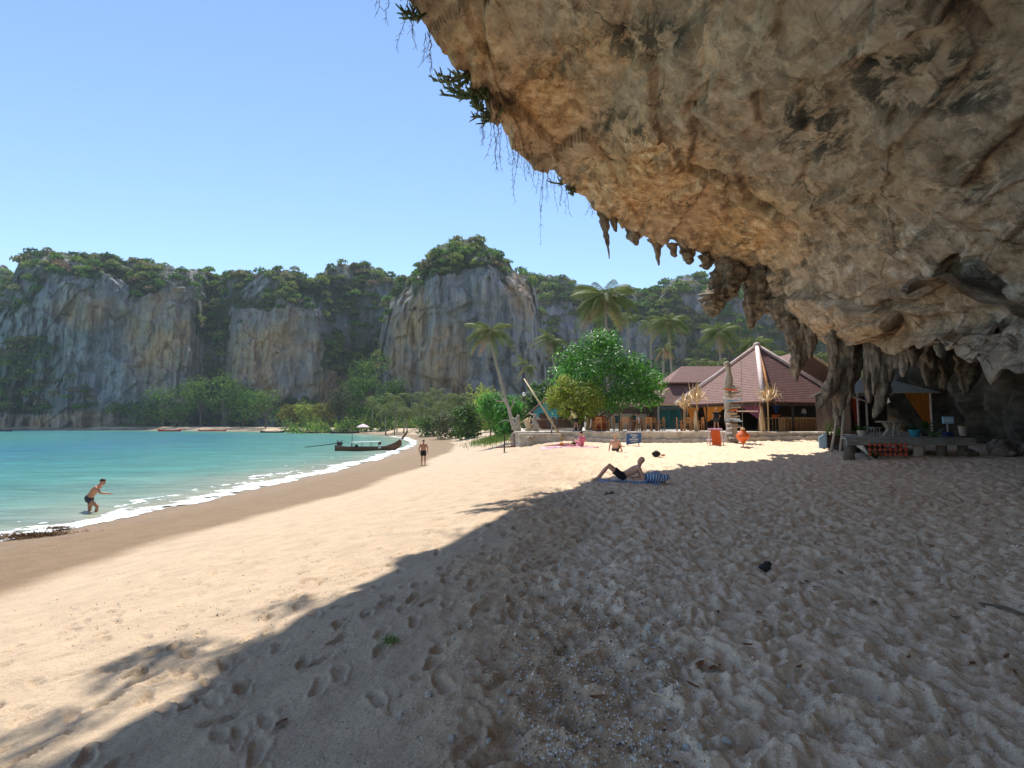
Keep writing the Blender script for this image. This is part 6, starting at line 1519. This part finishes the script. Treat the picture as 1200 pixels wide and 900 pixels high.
BEND = dict(STAND); BEND.update(chest=(0, .16, 1.22), neck=(0, .28, 1.38), head=(0, .36, 1.50), shL=(-.19, .2, 1.32), shR=(.19, .2, 1.32), elL=(-.22, .34, 1.06), elR=(.24, .34, 1.05), wrL=(-.15, .5, .92), wrR=(.15, .5, .92), face=(0, 1, -.5))
person('person in a yellow shirt bending forward on the terrace under the trees', ((675 - 600) / F * 41.6, 41.6, TZ), 1.0, BEND, skin='skin_pale', hair='hair', shorts='charcoal_cloth', shirt='yellow_cloth')
person('person in a black shirt standing at the pavilion entrance with the back turned', ((839 - 600) / F * 42.6, 42.6, TZ), .2, STAND, skin='skin', hair='blond', shorts='charcoal_cloth', shirt='black_cloth')
SEAT = dict(pelvis=(0, 0, .55), chest=(0, -.05, .88), neck=(0, -.02, 1.06), head=(0, .02, 1.20), shL=(-.19, -.03, 1.0), shR=(.19, -.03, 1.0), elL=(-.24, .1, .76), elR=(.24, .1, .76), wrL=(-.12, .32, .78), wrR=(.12, .32, .78),
            hipL=(-.095, .02, .53), hipR=(.095, .02, .53), knL=(-.11, .43, .50), knR=(.11, .43, .50), anL=(-.11, .45, .08), anR=(.11, .45, .08), toeL=(-.11, .6, .03), toeR=(.11, .6, .03), face=(0, 1, -.1))
person('guest in a white shirt seated at a terrace table before the cream-walled house', ((747 - 600) / F * 41.45, 41.45, TZ), 1.5, SEAT, skin='skin', hair='hair', shorts='charcoal_cloth', shirt='white_cloth')
d = 118; x = (520 - 600) / F * d; person('tiny far figure in green standing on the sand before the palm grove', (x, d, gz(x, d)), .3, STAND, skin='skin', shorts='charcoal_cloth', shirt='teal_wall')
# belongings left on the sand
q = G(769, 535)
t_ = thing('beach_bag', 'small dark bag with a strap lying on the sunny sand', 'bag', q); mb = MB().ball((0, 0, .12), (.22, .14, .14), 12, 8); mb.build('bag_body', M['black_cloth'], t_, True); MB().tube([(-.15, 0, .2), (0, -.05, .3), (.15, 0, .2)], .015, 5).build('strap', M['boat_wood'], t_)
MB().ball((.34, .02, .06), (.12, .09, .06), 8, 6).build('pouch', M['skin_pale'], t_, True)
for i, (px, py) in enumerate(((711, 577), (717, 576))):
    q = G(px, py); t_ = thing('sandal', ('left' if i == 0 else 'right') + ' brown sandal lying on the sand by the reclining man', 'sandal', q, 1.2, 'pair of sandals on the sand'); MB().box((0, 0, .03), (.26, .09, .025), bev=.01).build('sole', M['boat_wood'], t_); MB().tube([(.02, -.045, .04), (.05, 0, .08), (.02, .045, .04)], .01, 5).build('strap', M['darkwood'], t_)

# ------------------------------------------------------------------ things lying on the sand
def rough_stone(r, seed, flat=.65):
    bm = bmesh.new(); bmesh.ops.create_icosphere(bm, subdivisions=2, radius=1); V = np.array([v.co for v in bm.verts]); k = 1 + .45 * fbm(V * 1.1 + seed * 5, 3, seed); V = V * k[:, None] * np.array([1, .75, flat]) * r
    for v, c_ in zip(bm.verts, V): v.co = c_
    me = bpy.data.meshes.new('stone'); bm.to_mesh(me); bm.free(); return me
q = px_sand(897, 668); tag(link('dark_stone', rough_stone(.07, 3, .8), M['dark_stone'], loc=tuple(q + np.array([0, 0, .035]))), 'fist-sized black stone alone on the shaded sand', 'stone')
lm = []
for k in range(5):
    n = 9; V = []; L = .032 + .012 * (k % 3)
    for i in range(n):
        u = i / (n - 1) * 2 - 1; w_ = L * .42 * (1 - u * u) ** .8
        for j in (-1, 0, 1): V.append((L * u, w_ * j, .15 * L * abs(j) + .18 * L * u * u * (1 if k % 2 else .4)))
    me = np_mesh('dead_leaf', np.array(V), grid_quads(n, 3)); me.materials.append(M['dry_leaf']); lm.append(me)
leafpx = [(842, 719), (876, 758), (838, 785), (936, 784), (890, 720), (940, 685), (958, 690), (985, 672), (1025, 707), (1066, 697), (1103, 687), (1120, 725), (820, 782), (1065, 772), (1140, 780), (1190, 790), (1180, 772), (945, 683), (650, 640), (680, 634), (760, 800), (700, 820), (330, 850), (1131, 744), (960, 640), (1010, 625), (812, 806), (1090, 640), (1180, 650), (1000, 560)]
nb_ = ['on the trampled shaded sand', 'in the hollow of a footprint', 'beside scattered shell bits']
for i, (px, py) in enumerate(leafpx):
    q = px_sand(px, py); tag(link('dead_leaf', lm[i % 5], None, loc=tuple(q + np.array([0, 0, .012])), rot=(rt.uniform(-.2, .2), rt.uniform(-.2, .2), rt.uniform(0, 6))), 'curled brown dead leaf lying on the shaded sand', 'leaf', 'dead leaves on the shaded sand')
q = px_sand(1178, 716); a = px_sand(1148, 709); b_ = px_sand(1215, 728); tag(MB().tube([a + [0, 0, .02], (a + b_) / 2 + [0, 0.02, .04], b_ + [0, 0, .02]], [.012, .016, .012], 6).build('dry_stick', M['bark'], None, True), 'thin dark stick lying on the shaded sand', 'stick')
q = px_sand(773, 818); tag(MB().tube([q + [-.05, .06, .01], q + [.05, -.05, .02]], [.006, .005], 5).build('dry_stick', M['straw'], None, True), 'short pale straw stick among the pebbles', 'stick')
q = px_sand(456, 753)
t_ = thing('green_weed', 'small tuft of green weed on the shaded sand', 'weed', q); rgw = np.random.default_rng(4); V, Q = leaf_quads(rgw.normal(0, 1, (200, 3)) * np.array([.038, .03, .014]) + np.array([0, 0, .02]), .013, rgw, None, .3); link('fronds', np_mesh('fronds', V, Q, np.tile(np.array([.20, .30, .08]), (len(V), 1)), False), M['leaf'], t_)
# seaweed clump at the waterline
q = P(25, 626, 15.6); x, y = q[0], 15.7; rgw = np.random.default_rng(6)
t_ = thing('seaweed_clump', 'long brown seaweed clump washed against the foam', 'seaweed', (x, y, max(0, gz(x, y))))
c_ = np.stack([rgw.normal(0, .55, 900), rgw.normal(0, .13, 900), np.abs(rgw.normal(0, .05, 900)) + .04], -1); c_[:, 1] += c_[:, 0] * .35; V, Q = leaf_quads(c_, .06, rgw, None, .25); link('strands', np_mesh('strands', V, Q, None, False), M['weed'], t_)
q = P(69, 617, 17); t_ = thing('seaweed_clump', 'short brown seaweed piece floating in the foam', 'seaweed', (q[0], 17, max(0, gz(q[0], 17)))); V, Q = leaf_quads(np.stack([rgw.normal(0, .22, 200), rgw.normal(0, .06, 200), np.abs(rgw.normal(0, .03, 200)) + .05], -1), .05, rgw, None, .25); link('strands', np_mesh('strands', V, Q, None, False), M['weed'], t_)
# larger pale coral stones
st = [rough_stone(1, k + 20, .7) for k in range(5)]
for s_ in st: s_.materials.append(M['stone'])
spx = [(597, 813), (590, 824), (587, 837), (529, 868), (468, 815), (502, 816), (573, 870), (532, 749), (624, 749), (562, 700), (656, 663), (623, 642), (640, 743), (720, 815), (760, 868), (764, 867), (697, 783), (668, 884), (705, 856), (608, 770), (470, 838), (430, 720), (820, 875), (805, 880), (850, 870), (925, 806), (1030, 820), (660, 641), (690, 690), (735, 700), (745, 712), (760, 738), (712, 720), (770, 752), (758, 776), (775, 800)]
for i, (px, py) in enumerate(spx):
    q = px_sand(px, py); r_ = rt.uniform(.012, .028); tag(link('coral_stone', st[i % 5], None, loc=tuple(q + np.array([0, 0, r_ * .4])), rot=(0, 0, rt.uniform(0, 6)), scale=(r_,) * 3), 'small pale coral stone lying on the shaded sand', 'stone', 'pale coral stones on the shaded sand')
# uncountable shell and coral bits: one mesh
def shell_bits():
    rg = np.random.default_rng(31); V0 = np.array([[1, 0, 0], [-.8, .5, 0], [-.6, -.7, 0], [.1, 0, .8], [.0, .1, -.5]]); T0 = np.array([[0, 1, 3], [1, 2, 3], [2, 0, 3], [1, 0, 4], [2, 1, 4], [0, 2, 4]])
    px = []; n = 0
    specs = [(2400, (600, 800), (620, 900), (.004, .013)), (900, (540, 700), (600, 800), (.003, .010)), (700, (330, 560), (640, 900), (.003, .008)), (1300, (860, 1200), (600, 900), (.003, .008)), (500, (0, 420), (610, 760), (.004, .010)), (700, (1000, 1200), (600, 680), (.004, .014)), (700, (640, 840), (640, 900), (.004, .012))]
    V, T, cols = [], [], []
    for cnt, (x0, x1), (y0, y1), (s0, s1) in specs:
        for _ in range(cnt):
            p_ = rg.uniform(x0, x1); q_ = y0 + (y1 - y0) * rg.random()
            h = _bv.ray_cast(Vector(EYE), Vector(ray(p_, q_)).normalized())[0]
            if h is None: continue
            s_ = rg.uniform(s0, s1) * (1 + .03 * h.y); a = rg.uniform(0, 6.28); R_ = np.array([[math.cos(a), -math.sin(a), 0], [math.sin(a), math.cos(a), 0], [0, 0, 1]])
            v = (V0 * rg.uniform(.6, 1.3, (5, 3)) * s_) @ R_.T + np.array(h) + np.array([0, 0, s_ * .25]); V.append(v); T.append(T0 + n); n += 5
            c_ = (np.array([.74, .69, .62]) if rg.random() < .66 else np.array([.42, .30, .20]) if rg.random() < .85 else np.array([.16, .11, .08])) * rg.uniform(.7, 1.15); cols.append(np.tile(c_, (5, 1)))
    return np_mesh('bits', np.vstack(V), None, np.vstack(cols), False, np.vstack(T))
m, t, b = new_mat('shell_bits'); t.links.new(attr(t), b.inputs['Base Color']); b.inputs['Roughness'].default_value = .8; M['bits'] = m
tag(link('shell_gravel', shell_bits(), M['bits']), 'scattered shell and coral bits on the sand', kind='stuff')

# ------------------------------------------------------------------ haze: thin sea air
hz = MB().box((0, -30, 86), (1480, 1480, 190)).build('haze', None)
m = bpy.data.materials.new('haze'); m.use_nodes = True; t = m.node_tree; t.nodes.clear(); out = N(t, 'ShaderNodeOutputMaterial'); pv = N(t, 'ShaderNodeVolumePrincipled')
pv.inputs['Color'].default_value = (.80, .90, 1.0, 1); pv.inputs['Density'].default_value = .00013; pv.inputs['Anisotropy'].default_value = .2
t.links.new(pv.outputs[0], out.inputs['Volume']); hz.data.materials.append(m); tag(hz, kind='stuff')
